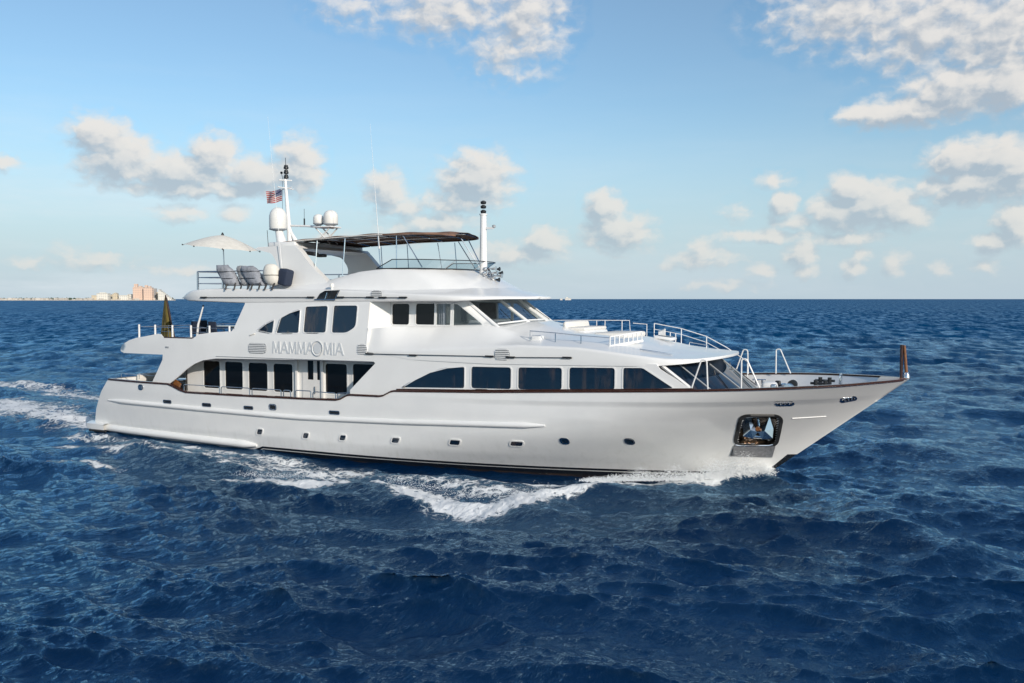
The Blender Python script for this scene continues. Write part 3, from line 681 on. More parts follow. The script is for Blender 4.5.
def shore():
    m = mat('beach_sand', (0.58, 0.53, 0.44), 0.9, vary=0.2, vscale=0.02)
    mb = MB(); rows = []
    for k in range(40):
        px = -900 + (176 + 900) * k / 39 - 512; p = coast_at(px, 3930); q = coast_at(px, 4350); rows.append([(p.x, p.y, 0.0), (p.x, p.y, 1.6 + 0.8 * noise.noise(Vector((k * .7, 0, 0)))), (q.x, q.y, 4.5)])
    mb.grid(rows); o = mb.build('beach', m); tag(o, 'low pale beach along the far shore', None, None, 'structure')
    m2 = mat('shore_trees', (0.07, 0.10, 0.06), 0.9, vary=0.5, vscale=0.05); mb = MB(); r = random.Random(3)
    for k in range(900):
        px = r.uniform(-300, 174) - 512; D = r.uniform(4030, 4300); p = coast_at(px, D); q = r.uniform(4, 10)
        ring = []
        for i in range(5):
            ring.append([(p.x + q * (1.2 - i * .25) * math.cos(j * 1.257 + k) * r.uniform(.7, 1.2), p.y + q * (1.2 - i * .25) * math.sin(j * 1.257 + k), 2 + q * .25 * i * r.uniform(.7, 1.3)) for j in range(5)])
        mb.grid(ring, closed=True, smooth=False)
    o = mb.build('shore_trees', m2); tag(o, 'dark green belt of trees along the far shore', 'trees', None, 'stuff')
    mb = MB()
    for k in range(170):
        px = r.uniform(-250, 172) - 512; D = r.uniform(3990, 4020); p = coast_at(px, D); w = r.uniform(8, 26); h = r.uniform(4, 11)
        mb.box((p.x, p.y, h / 2 + 1), (w, 12, h), Matrix.Rotation(0.452, 3, 'Z'))
    o = mb.build('low_houses', mat('low_house_walls', (0.62, 0.58, 0.52), 0.85, vary=0.4, vscale=0.03)); tag(o, 'low pale houses in a continuous band along the far beach', 'houses', None, 'stuff')
shore()
# ---------------------------------------------------------------- the yacht
Y = empty('motor_yacht', (0, 0, 0))
tag(Y, 'long white three deck motor yacht under way across the blue sea', 'yacht')
SB, PT = -1, 1
def P3(s, t, z): return (s, -t, z)            # t is towards starboard (towards the camera)
def frange(a, b, n): return [a + (b - a) * i / (n - 1) for i in range(n)]

# --- hull
POCKET = rounded([(30.62, 1.30), (31.84, 1.24), (32.22, 2.42), (31.08, 2.44)], 0.22, 6)
def build_hull():
    U = sorted(set(frange(0, 1, 330) + frange(0.10, 0.22, 90) + frange(0.40, 0.52, 70) + frange(0.82, 0.92, 60) + frange(0.97, 1.0, 14)))
    V = frange(0, 1, 52)
    mb = MB()
    for side in (SB, PT):
        rows = []
        for u in U:
            row = []
            for v in V:
                z = 1.0
                for _ in range(12):
                    a = stern_s(z); e = stem_s(z); s = a + (e - a) * u
                    kz = sheer(s) - knuckle_drop(s) - .001; z = (-1.2 + (kz - .028 + 1.2) * v / .84) if v < .8405 else kz + (sheer(s) - kz) * (v - .843) / .157 if v > .845 else kz
                row.append((s, side * hull_hb(s, z), z))
            rows.append(row)
        w = len(V); vs = [p for r in rows for p in r]
        quad = []; cx = []; cz = []
        for i in range(len(U) - 1):
            for j in range(w - 1):
                q = (i * w + j, i * w + j + 1, (i + 1) * w + j + 1, (i + 1) * w + j); quad.append(q)
                cx.append(sum(vs[k][0] for k in q) / 4); cz.append(sum(vs[k][2] for k in q) / 4)
        ins = inside(POCKET, cx, cz)
        mb.add(vs, [q for q, k in zip(quad, ins) if not k], True)
        if side == SB: first = rows[0]
        else: mb.add(first + rows[0], [(j, j + 1, w + j + 1, w + j) for j in range(w - 1)], True)
    return mb.build('hull', 'hull', Y, 50)
hull = build_hull()
def onhull(s, z, side=SB, off=0.0): return (s, side * (hull_hb(s, z) + off), z)
# rubbing strake, half round
def sweep(pts, r, side, off, name, m, parent=Y, rz=None, n=8):
    path = [(s, side * (hull_hb(s, z) + off), z) for s, z in pts]; mb = MB(); mb.tube(path, r, n, flat=1.0); return mb.build(name, m, parent)
SK = [(1.57, 1.66), (5.16, 1.63), (11.6, 1.54), (13.2, 1.53), (18.1, 1.64), (24.25, 1.86)]
for sd in (SB, PT):
    pts = [(s, float(lerp(s, SK))) for s in frange(1.55, 24.25, 90)]
    rr = [0.105 * min(1, (0.35 + 0.65 * min(1, i / 4))) * min(1, 0.4 + .6 * (89 - i) / 3) for i in range(90)]
    mb = MB(); mb.tube([(s, sd * (hull_hb(s, z) + 0.0), z) for s, z in pts], rr, 12); mb.build('rubbing_strake', 'paint', Y)
    # fat spray chine running forward from the swim platform
    pts = [(s, float(lerp(s, [(0.2, 0.30), (6, 0.22), (10.6, 0.14)]))) for s in frange(0.2, 10.6, 50)]
    rr = [0.17 * min(1, 0.35 + .65 * ((49 - i) / 3)) for i in range(50)]
    mb = MB(); mb.tube([(s, sd * (hull_hb(s, z) + 0.02), z) for s, z in pts], rr, 12); mb.build('spray_chine', 'paint', Y)
# swim platform
mb = MB(); rows = []
for s, hb in ((-0.45, 2.6), (-0.35, 3.1), (-0.1, 3.42), (0.4, 3.55), (1.3, 3.62)):
    rows.append([(s, hb * k, z) for k, z in [(-1, .22), (-1, .47)]] + [(s, hb * k, .50) for k in frange(-.97, .97, 9)] + [(s, hb, .47), (s, hb, .22)])
mb.grid(rows, closed=True); mb.add([rows[0][i] for i in range(len(rows[0]))], [tuple(range(len(rows[0])))], False)
mb.build('swim_platform', 'paint', Y)
mb = MB(); mb.tube([(0.3 + .02 * i, -3.58 - .001 * i, 0.17) for i in range(60)], 0.05, 6); mb.build('platform_fender', 'rubber', Y)
# cap rail on the bulwark, bulwark lining, decks
def caprail(sd):
    mb = MB(); rows = []
    ss = sorted(set(frange(1.74, 36.0, 240) + [p[0] for p in SHEER if 1.74 < p[0] < 36]))
    for s in ss:
        z = sheer(s); h = hull_hb(s, z); inn = max(h - 0.17, -0.0) if s < 35.6 else h * 0.0 + max(0, h - .17)
        rows.append([(s, sd * (h + .035), z - .035), (s, sd * (h + .04), z + .012), (s, sd * (h + .01), z + .035), (s, sd * inn, z + .035), (s, sd * inn, z - .03)])
    mb.grid(rows, closed=True); return mb.build('cap_rail', 'trim', Y)
for sd in (SB, PT): caprail(sd)
mb = MB(); mb.box((1.76, 0, 2.67), (.16, 6.7, .06), bev=.02); mb.build('cap_rail', 'trim', Y)
mb = MB(); rows = []
for s in frange(35.2, 36.16, 10):
    h = hull_hb(min(s, 36.05), sheer(s)); rows.append([(s, -h, sheer(s) + .02), (s, -h * .5, sheer(s) + .05), (s, 0, sheer(s) + .06), (s, h * .5, sheer(s) + .05), (s, h, sheer(s) + .02)])
mb.grid(rows); mb.build('bow_plate', 'teak', Y)
FD = [(29, 2.60), (35.6, 2.92)]
def floor_z(s): return 1.62 if s < 18 else float(lerp(s, FD))
def low_z(s): return max(floor_z(s) - .05, (s - 31.4) / 1.285 + .22)
def lining(sd, a, b, name):
    mb = MB(); rows = []
    for s in frange(a, b, 60):
        z = sheer(s); rows.append([(s, sd * max(0, hull_hb(s, z) - .13), z - .005), (s, sd * max(0, hull_hb(s, low_z(s)) - .13), low_z(s))])
    mb.grid(rows); return mb.build(name, 'paint', Y)
for sd in (SB, PT): lining(sd, 1.75, 17.8, 'bulwark_lining'); lining(sd, 28.6, 35.75, 'bulwark_lining')
def deckplate(a, b, zf, hbf, m, name, n=30):
    mb = MB(); rows = [[(s, -hbf(s) * k, zf(s)) for k in frange(-1, 1, 7)] for s in frange(a, b, n)]; mb.grid(rows); return mb.build(name, m, Y)
deckplate(1.7, 17.9, lambda s: 1.62, lambda s: hull_hb(s, 1.62) - .05, 'deck', 'main_deck')
deckplate(28.0, 35.8, floor_z, lambda s: max(0, hull_hb(s, floor_z(s)) - .05), 'nonskid', 'foredeck')
mb = MB(); mb.box((1.80, 0, 2.15), (.1, 6.6, 1.05)); mb.build('transom_bulwark', 'paint', Y)

# --- portholes, scuppers, fairleads
def porthole(s, z, w, h, skew=0.0, r=0.07, name='porthole', g='glass', fw=.045, fm='steel'):
    for sd in (SB,):
        poly = rounded([(s - w / 2 + skew, z - h / 2), (s + w / 2 + skew, z - h / 2), (s + w / 2 - skew, z + h / 2), (s - w / 2 - skew, z + h / 2)], r, 4)
        gl = panel(poly, [], hull_hb, sd, 0, .012, None, .1).build(name, g, Y)
        panel(grow(poly, fw), [grow(poly, -.004)], hull_hb, sd, .04, .028, None, .1).build('frame', fm, gl)
for s, z, w, h in [(10.92, .77, .28, .24), (13.38, .77, .27, .23), (15.26, .81, .28, .22), (17.81, .88, .33, .21), (20.46, .97, .42, .20), (22.99, 1.07, .47, .18)]:
    porthole(s, z, w, h, -.05 if w > .1 else 0, .07, fm='paint')
for s, z in [(24.86, 1.28), (27.17, 1.36)]: porthole(s, z, .25, .17, 0, .085, fm='steel', fw=.05)
for s, z in [(5.69, 1.82), (8.09, 1.80), (10.47, 1.80), (14.98, 1.84)]: porthole(s, z, .46, .10, 0, .03, 'freeing_port', 'black', .03, 'steel')
porthole(11.80, 1.90, .30, .17, 0, .05, 'fairlead', 'black', .05, 'steel')
def fairlead(s, z, w, h, rake):
    poly = rounded([(s - w / 2, z - h / 2 - rake), (s + w / 2, z - h / 2 + rake), (s + w / 2, z + h / 2 + rake), (s - w / 2, z + h / 2 - rake)], h * .45, 5)
    gl = panel(poly, [], hull_hb, SB, 0, .012, None, .1).build('hawse_opening', 'black', Y)
    panel(grow(poly, .05), [grow(poly, -.004)], hull_hb, SB, .05, .035, None, .1).build('frame', 'steel', gl)
    for k in (-.25, .0, .25):
        mb = MB(); mb.tube([onhull(s + k * w, z - h * .4 + rake * 2 * k, SB, .035), onhull(s + k * w, z + h * .4 + rake * 2 * k, SB, .035)], .028, 8); mb.build('roller', 'steel', gl)
fairlead(32.45, 2.95, .46, .11, .0); fairlead(34.33, 3.04, .40, .10, .035); fairlead(4.02, 2.40, .22, .16, 0)
mb = MB(); mb.tube([onhull(s, 2.34 + (s - 32.55) * .04, SB, .01) for s in frange(32.55, 33.57, 12)], .019, 8); mb.build('steel_strip', 'paint', Y)
# --- anchor pocket
def pocket():
    T = hull_hb
    fr = panel(grow(POCKET, .10), [grow(POCKET, -.015)], T, SB, .10, .030, None, .12).build('anchor_pocket', 'rubber', Y)
    inner = grow(POCKET, -.012); cx = sum(p[0] for p in inner) / len(inner); cz = sum(p[1] for p in inner) / len(inner); L = []
    for k, dep in ((1.0, -.03), (.96, -.25), (.86, -.46), (.80, -.50)):
        L.append([(cx + (p[0] - cx) * k - (1 - k) * .5, SB * (T(cx + (p[0] - cx) * k, cz + (p[1] - cz) * k) + dep), cz + (p[1] - cz) * k) for p in inner])
    mb = MB(); mb.grid(L, closed=True); c = L[-1]; mb.add(c, [tuple(range(len(c)))], True); mb.build('pocket_lining', 'chrome', fr)
    # stainless scuff plate below
    pl = [(30.56, 1.24), (30.33, .78), (31.70, .74), (31.86, 1.20)]
    panel(pl, [], T, SB, .03, .045, .12, .12).build('scuff_plate', 'brushed', fr)
    for k in (0,):
        mb = MB(); mb.tube([(s, SB * (T(s, 1.24) + .05), 1.235 + (0.03 if i in (0, 9) else 0)) for i, s in enumerate(frange(30.60, 31.78, 10))], .028, 8); mb.build('scuff_bar', 'steel', fr)
pocket()
def anchor():
    s0, z0 = 31.42, 1.93; y = SB * (hull_hb(s0, z0) - .22); e = empty('anchor', (s0, y, z0))
    tag(e, 'polished stainless anchor housed in the dark pocket near the bow', 'anchor')
    mb = MB(); mb.tube([(0.02, 0, .02), (-.02, -.06, .38)], [.055, .04], 8); mb.tube([(-.02, -.08, .30), (-.02, -.08, .46)], .03, 8); mb.build('shank', 'steel', e)
    for k in (-1, 1):
        mb = MB(); a = [(0.0, -.10, -.12), (k * .16, -.13, -.36), (k * .50, -.10, -.30), (k * .52, -.06, .02), (k * .38, -.03, .44), (k * .17, -.05, .12)]
        vs = [(p[0], p[1] - .035, p[2]) for p in a] + [(p[0], p[1] + .05, p[2]) for p in a]; n = len(a)
        c1 = (k * .24, -.17, -.06); vs += [c1]
        mb.add(vs, [(i, (i + 1) % n, 2 * n) for i in range(n)] + [(i, (i + 1) % n, n + (i + 1) % n, n + i) for i in range(n)] + [tuple(range(n, 2 * n))[::-1]], False)
        mb.build('fluke', 'steel', e)
    mb = MB(); mb.tube([(-.34, -.06, -.30), (.34, -.06, -.30)], .06, 10); mb.build('crown', 'steel', e)
    mb = MB(); mb.lathe([(.075, -.04), (.075, .04)], (0.0, -.16, 0.0), 12, 'y'); mb.build('pin', 'teak', e)
anchor()

# --- superstructure sides
FW = [('a', rounded([(18.20, 2.99), (20.97, 3.075), (20.97, 3.90), (20.2, 3.82), (19.45, 3.62), (18.78, 3.31)], [.05, .10, .08, 0, 0, 0], 4)),
      ('b', rounded([(21.24, 3.09), (22.92, 3.12), (22.92, 3.945), (21.24, 3.92)], .13)), ('c', rounded([(23.19, 3.13), (24.94, 3.19), (24.94, 4.0), (23.19, 3.955)], .13)),
      ('d', rounded([(25.20, 3.20), (26.93, 3.275), (26.93, 4.06), (25.20, 4.02)], .13)), ('e', rounded([(27.21, 3.30), (29.03, 3.42), (27.92, 4.09), (27.21, 4.07)], [.08, .12, .10, .10]))]
UW = [rounded([(10.86, 5.10), (11.70, 4.99), (11.73, 5.56), (11.3, 5.38)], [.02, .10, .06, .04]), rounded([(11.88, 5.00), (13.08, 5.03), (13.06, 6.0), (12.53, 5.86), (12.05, 5.64)], [.08, .10, .08, .02, .1]),
      rounded([(13.30, 5.05), (14.46, 5.06), (14.46, 6.17), (13.30, 6.13)], .12), rounded([(14.74, 5.06), (15.50, 5.07), (15.93, 5.32), (15.93, 6.19), (14.74, 6.18)], [.12, .18, .18, .12, .12])]
ARCH = [(5.83, 2.64), (6.39, 3.0), (6.83, 3.31), (7.31, 3.57), (7.85, 3.75), (8.6, 3.85), (13.17, 3.925), (16.85, 3.965), (16.93, 3.90), (16.85, 3.82), (15.73, 2.79), (15.73, 2.56)]
def side_skin(sd):
    top = [(4.68, 2.66), (4.98, 3.12), (5.34, 3.69), (5.36, 3.93), (2.72, 3.93), (2.50, 4.0), (2.47, 4.12), (2.62, 4.32), (3.07, 4.52), (3.6, 4.65), (4.23, 4.74), (5.0, 4.86), (5.18, 4.84), (5.30, 4.74), (5.45, 4.68), (7.18, 4.68), (7.35, 4.75), (7.50, 4.88),
           (8.5, 4.99), (9.45, 5.05), (9.56, 5.2), (10.02, 6.2), (10.06, 6.42), (16.50, 6.42), (16.50, 4.30), (28.40, 4.22), (28.52, 4.06), (29.78, 3.30), (29.78, 3.22)]
    bot = [(s, sheer(s) - .05) for s in (29.0, 28, 26.4, 24, 21.7, 19.5, 17.95, 17.7, 17.45, 17.2, 16.5, 15.8)]
    outline = top + bot + [p for p in ARCH[::-1]]
    holes = [p for _, p in FW] + UW
    m = panel(outline, holes, skin_t, sd, .07, 0, .3, .25).build('cabin_side', 'paint', Y)
    for p in holes: window(p, skin_t, sd, Y)
for sd in (SB, PT): side_skin(sd)
# edge trim under the wing and the band below the forward windows
for sd in (SB, PT):
    mb = MB(); mb.tube([(s, sd * (skin_t(s, 2.9) + .01), sheer(s) + .055) for s in frange(17.95, 29.7, 40)], .022, 6); mb.build('sill_trim', 'trim', Y)
    mb = MB(); mb.tube([(s, sd * (skin_t(s, 3.95) + .005), 3.945 + .002 * (s - 9)) for s in frange(8.6, 16.8, 20)], .016, 6); mb.build('drip_rail', 'grille', Y)
# return face at the forward end of the sky lounge
def slab(pts, m, name, parent=Y, th=.05):
    """flat polygon in space with thickness along its normal"""
    v = [Vector(p) for p in pts]; n = (v[1] - v[0]).cross(v[2] - v[0]).normalized() * th; k = len(v)
    mb = MB(); mb.add([p for p in v] + [p - n for p in v], [tuple(range(k)), tuple(range(k, 2 * k))[::-1]] + [(i, (i + 1) % k, k + (i + 1) % k, k + i) for i in range(k)], False)
    return mb.build(name, m, parent)
WT = lambda s, z: 2.76 - max(0, z - 5.2) * .06
for sd in (SB, PT):
    slab([(16.46, sd * 3.62, 5.2), (16.95, sd * 2.76, 5.2), (16.95, sd * 2.70, 6.42), (16.46, sd * 3.47, 6.42)], 'paint', 'return_panel')
for sd in (SB, PT):
    mb = MB(); mb.tube([(16.5, sd * (skin_t(16.5, z) - .02), z) for z in frange(4.28, 5.27, 8)], .034, 8); mb.box((16.525, sd * 3.60, 4.79), (.05, .20, .98)); mb.build('corner_trim', 'paint', Y)
# --- saloon wall set back under the overhang
SW = lambda s, z: 2.9
def saloon(sd):
    wins = [rounded([(a, 2.42), (b, 2.42), (b, 3.66), (a, 3.66)], .14) for a, b in ((6.98, 7.97), (8.26, 9.30), (9.62, 10.70), (11.02, 12.08))]
    narrow = [[(12.90, 3.03), (13.20, 3.03), (13.20, 3.84), (12.90, 3.84)], [(13.39, 3.03), (13.54, 3.03), (13.54, 3.84), (13.39, 3.84)]]
    fw = [rounded([(13.80, 2.47), (14.92, 2.47), (14.92, 3.75), (13.80, 3.75)], .14), rounded([(15.20, 2.47), (16.75, 2.47), (16.75, 3.78), (15.20, 3.78)], .14)]
    out = [(5.9, 1.62), (17.4, 1.62), (17.4, 3.95), (5.9, 3.95)]
    panel(out, wins + fw, SW, sd, .06, 0, None).build('saloon_wall', 'wall', Y)
    for p in wins + fw: window(p, SW, sd, Y, 'darkglass', .03, .05, 'saloon_window')
    for p in narrow: 
        g = panel(p, [], SW, sd, .01, .02, None).build('door_window', 'darkglass', Y)
    # side door leaf standing slightly proud, with its handle
    d = panel([(12.62, 1.66), (13.64, 1.66), (13.64, 3.92), (12.62, 3.92)], narrow, SW, sd, .03, .035, None).build('side_door', 'wall', Y)
    mb = MB(); mb.tube([(13.30, sd * 2.98, 2.45), (13.30, sd * 2.98, 2.75)], .02, 8); mb.build('handle', 'steel', d)
    for s in (12.35, 13.72):
        mb = MB(); mb.box((s, sd * 2.96, 2.8), (.10, .12, 2.3)); mb.build('door_post', 'wall', Y)
for sd in (SB, PT): saloon(sd)
mb = MB(); mb.box((5.95, 0, 2.8), (.08, 5.8, 2.35)); mb.build('aft_bulkhead', 'wall', Y)
for k in (-1.9, -.65, .65, 1.9):
    mb = MB(); mb.box((5.90, k, 2.75), (.03, 1.12, 2.0)); mb.build('glass_door', 'darkglass', Y)
mb = MB(); mb.box((17.42, 0, 2.8), (.08, 7.5, 2.3)); mb.build('forward_bulkhead', 'wall', Y)
mb = MB(); mb.box((6.0, -3.55, 2.55), (.35, .12, .35), Matrix.Rotation(.5, 3, 'Y')); mb.build('gate_locker', 'teak', Y)
# side deck rail
def rail(top, posts, r=.018, m='steel', name='guard_rail', parent=Y, mids=()):
    mb = MB(); mb.tube(top, r, 8); o = mb.build(name, m, parent)
    for mid in mids: mb = MB(); mb.tube(mid, r * .75, 6); mb.build('mid_rail', m, o)
    for a, b in posts: mb = MB(); mb.tube([a, b], r, 8); mb.build('post', m, o)
    return o
def hoop(pts, n=5, r=.12):
    """polyline with rounded corners in 3-D"""
    o = [Vector(pts[0])]
    for a, b, c in zip(pts[:-2], pts[1:-1], pts[2:]):
        a, b, c = Vector(a), Vector(b), Vector(c); u = (a - b); v = (c - b); k = min(r, u.length * .45, v.length * .45); p = b + u.normalized() * k; q = b + v.normalized() * k
        for j in range(n + 1): t = j / n; o.append(p * (1 - t) ** 2 + b * 2 * t * (1 - t) + q * t * t)
    o.append(Vector(pts[-1])); return o
def tb(s, z=2.4): return deck_hb(s) - .06
for sd in (SB, PT):
    for a, b in ((6.75, 8.85), (8.95, 10.55), (10.68, 12.25), (12.38, 12.75), (13.9, 15.05)):
        zt = 2.64; za = sheer(a) + .03; zb_ = sheer(b) + .03
        rail(hoop([(a, sd * tb(a), za), (a, sd * tb(a), zt), (b, sd * tb(b), zt), (b, sd * tb(b), zb_)], r=.10), [], .02, 'steel', 'side_rail')
    rail(hoop([(13.0, sd * tb(13), 2.37), (13.0, sd * tb(13), 2.66), (13.8, sd * tb(13.6), 2.66), (13.8, sd * tb(13.6), 2.37)], r=.08), [], .02, 'steel', 'side_rail')
    rail([(15.15, sd * tb(15), 2.63), (16.0, sd * (tb(16) - .25), 2.68), (16.6, sd * (tb(16) - .5), 2.7)], [((15.15, sd * tb(15), 2.4), (15.15, sd * tb(15), 2.64))], .02, 'steel', 'side_rail')

# --- upper aft deck
mb = MB(); rows = [[(s, -hb * k, 4.40) for k in frange(-1, 1, 5)] for s, hb in [(s, skin_t(s, 4.4) - .04) for s in frange(2.56, 17.5, 20)]]; mb.grid(rows); mb.build('upper_deck', 'deck', Y)
mb = MB(); rows = [[(s, -hb * k, 3.955) for k in frange(-1, 1, 5)] for s, hb in [(s, skin_t(s, 4.0) - .04) for s in frange(2.60, 17.5, 20)]]; mb.grid(rows); mb.build('deck_soffit', 'wall', Y)
mb = MB(); rows = []
for k in frange(-1, 1, 25):
    sh = .0; hb = skin_t(2.6, 4.3) - .02
    prof = [(2.74, 3.94), (2.52, 4.0), (2.48, 4.12), (2.63, 4.32), (3.07, 4.52), (3.2, 4.50), (3.0, 4.40)]
    bow = -.25 * (1 - k * k) ** .5
    rows.append([(a + bow, hb * k, z) for a, z in prof])
mb.grid(rows); mb.build('aft_coaming', 'paint', Y)
mb = MB(); mb.box((10.05, 0, 5.35), (.08, 6.7, 2.1)); mb.build('lounge_bulkhead', 'wall', Y)
for k in (-1.2, 0, 1.2):
    mb = MB(); mb.box((10.0, k, 5.35), (.03, 1.1, 1.7)); mb.build('glass_door', 'darkglass', Y)
# inner faces of the upper bulwark
for sd in (SB, PT):
    mb = MB(); mb.tube([(s, sd * (skin_t(s, z) - .03), z + .02) for s, z in [(5.42, 4.69), (5.6, 4.69), (6.4, 4.69), (7.15, 4.69)]], .03, 6); mb.build('cap_rail', 'trim', Y)
    posts = []; pts = []
    for s in (3.70, 4.78, 5.90, 7.05, 8.15, 9.3):
        z0 = float(lerp(s, [(3, 4.5), (4.2, 4.74), (5, 4.86), (5.5, 4.68), (7.2, 4.68), (7.5, 4.88), (9.5, 5.05)])); t = skin_t(s, 4.8) - .06
        posts.append(((s, sd * t, z0 - .02), (s, sd * t, 5.27)))
    o = rail([(s, sd * (skin_t(s, 4.8) - .06), 5.16) for s in frange(3.7, 9.6, 12)], [], .014, 'steel', 'upper_deck_rail', mids=[[(s, sd * (skin_t(s, 4.8) - .06), 4.97) for s in frange(5.2, 9.5, 12)]])
    for a, b in posts: mb = MB(); mb.tube([a, b], .045, 8); mb.build('post', 'whitetube', o)
o = rail([(3.7, y, 5.16) for y in frange(-3.55, 3.55, 5)], [((3.7, y, 4.5), (3.7, y, 5.2)) for y in (-1.8, 0, 1.8)], .014, 'steel', 'upper_deck_rail')

# --- moulding over the forward cabin: fascia, shoulder, lounge deck and rounded brow
def mould_hb(s):
    a = skin_t(min(s, 26), 4.3) + .003 + .035 * smooth(s, 17, 20)
    if s > 26.2: a = a * (1 - clamp((s - 26.2) / 4.0) ** 4.5) ** 0.45
    return max(a, 0.0)
M_ZB = [(16.5, 4.296), (17.0, 4.28), (18.5, 4.08), (22, 4.02), (26, 4.09), (28.2, 4.13), (29.3, 4.22), (30.2, 4.33)]
M_ZE = [(16.5, 4.32), (17.3, 4.42), (20.8, 4.60), (23.2, 4.76), (25.5, 4.72), (27.5, 4.52), (28.6, 4.40), (29.5, 4.38), (30.2, 4.42)]
M_TI = [(16.5, 3.678), (17.0, 3.58), (18.0, 3.15), (19.2, 2.80), (21.6, 2.76), (22.6, 2.80), (24, 2.9), (26, 2.9), (27.5, 2.75), (29.0, 1.9), (29.8, 1.0), (30.2, 0)]
M_ZI = [(16.5, 5.26), (17.3, 5.34), (19, 5.38), (21.4, 5.46), (21.9, 5.38), (22.6, 5.10), (23.4, 4.96), (25.2, 4.93), (26.5, 4.80), (28.2, 4.52), (29.3, 4.43), (30.2, 4.42)]
M_ZC = [(16.5, 5.3), (21.6, 5.50), (22.4, 5.54), (23.0, 5.42), (24.2, 5.12), (25.5, 5.06), (26.6, 4.95), (28.2, 4.60), (29.4, 4.47), (30.2, 4.42)]
def mould():
    ss = sorted(set(frange(16.5, 26, 60) + frange(26, 29.8, 40) + [30.2 - .4 * (1 - math.sin(k / 12 * math.pi / 2)) for k in range(13)]))
    rows = []
    for s in ss:
        hb = mould_hb(s); zb = float(lerp(s, M_ZB)); ze = float(lerp(s, M_ZE)); ti = min(float(lerp(s, M_TI)), max(hb - .25, hb * .6)); zi = float(lerp(s, M_ZI)); zc = float(lerp(s, M_ZC))
        d = min(.10, (ze - zb) * .45)
        rr = smooth(s, 16.5, 18.5); half = [(max(hb - .12, 0), zb + .0), (hb, zb + .01), (hb + 0, zb + .04), (hb, ze - d), (hb - .015 * rr, ze - d * .5), (max(hb - .05 * rr, 0), ze)]
        # the shoulder: slopes in and up, a little hollow
        x0, z0 = max(hb - .05 * rr, 0), ze
        for k in (.12, .3, .5, .7, .88, 1.0):
            half.append((x0 + (ti - x0) * k, z0 + (zi - z0) * (k ** 1.12)))
        for k in (.12, .35, .6, .8): half.append((ti * (1 - k), zi + (zc - zi) * smooth(k, .0, .6)))
        rows.append([(s, -t, z) for t, z in half] + [(s, 0, zc)] + [(s, t, z) for t, z in half[::-1]])
    mb = MB(); mb.grid(rows); return mb.build('foredeck_house_top', 'paint', Y, 60)
mould()
# curved front windows of the forward cabin
def front_curve(z, inset=0.0):
    """plan curve of the raked front: from starboard side round to port, at height z"""
    k = (4.22 - z) / 1.2; s_side = 28.42 + k * 1.55; s_mid = 29.45 + k * 1.55; hb = 3.52 - k * .22 - inset
    o = []
    for a in frange(-1, 1, 41):
        t = math.sin(a * math.pi / 2); q = abs(t)
        s = s_side + (s_mid - s_side) * (1 - q ** 2.6) - inset; lim = hull_hb(s, z) - .16 if z < sheer(s) else 9; o.append((s, max(-lim, min(lim, t * hb)), z))
    return o
rows = [front_curve(z) for z in frange(3.02, 4.24, 8)]
mb = MB(); mb.grid(rows); fg = mb.build('front_windows', 'glass', Y)
def fp(a, z):
    c = front_curve(z); x = (a + 1) / 2 * 40; i = min(39, int(x)); u = x - i; return Vector(c[i]).lerp(Vector(c[i + 1]), u)
for a in (-.985, -.60, -.2, .2, .60, .985):
    mb = MB(); w = .03 if abs(a) < .9 else .07; mb.tube([fp(a, z) + Vector((.01, 0, 0)) for z in frange(2.95, 4.2, 6)], w, 6); mb.build('mullion', 'paint' if abs(a) > .9 else 'grille', fg)
rows = [front_curve(z) for z in (2.6, 2.95, 3.04)]; rows.append([(p[0] + .10, p[1] * 1.02, 3.05) for p in front_curve(3.05)]); rows = rows[:2] + [[(p[0] + .05, p[1] * 1.01, p[2]) for p in rows[2]]] + [[(p[0] - .06, p[1], 3.10) for p in front_curve(3.10)]]
mb = MB(); mb.grid(rows); mb.build('front_sill', 'paint', Y)
for k, a in enumerate((-.42, .02, .42)):
    o = fp(a, 3.12) + Vector((.05, 0, 0)); q = fp(a + .12, 3.75) + Vector((.05, 0, 0)); mb = MB(); mb.tube([o, q], .015, 6); mb.tube([q + Vector((0, 0, -.25)), q + Vector((-.12, 0, .16))], .018, 6); mb.build('wiper', 'black', fg)

# --- wheelhouse
BW = [rounded([(17.03, 5.40), (17.86, 5.40), (17.86, 6.26), (17.03, 6.26)], .12), rounded([(18.15, 5.41), (19.03, 5.41), (19.03, 6.27), (18.15, 6.27)], [.12, .04, .04, .12]),
      [(19.09, 5.41), (19.76, 5.41), (19.76, 6.26), (19.09, 6.26)], rounded([(19.86, 5.38), (21.22, 5.44), (20.98, 5.62), (20.06, 6.25), (19.86, 6.25)], [.02, .12, .05, .06, .02])]
for sd in (SB, PT):
    panel([(16.9, 4.9), (21.75, 4.9), (21.75, 5.42), (20.42, 6.40), (16.9, 6.40)], BW, WT, sd, .08, 0, .5).build('wheelhouse_side', 'paint', Y)
    for i, p in enumerate(BW): window(p, WT, sd, Y, 'wsglass' if i > 1 else 'darkglass', .03, .03, 'wheelhouse_window')
WB = [(21.72, 2.72, 5.44), (22.22, .92, 5.55), (22.22, -.92, 5.55), (21.72, -2.72, 5.44)]
WTOP = [(20.36, 2.62, 6.40), (20.92, .88, 6.44), (20.92, -.88, 6.44), (20.36, -2.62, 6.40)]
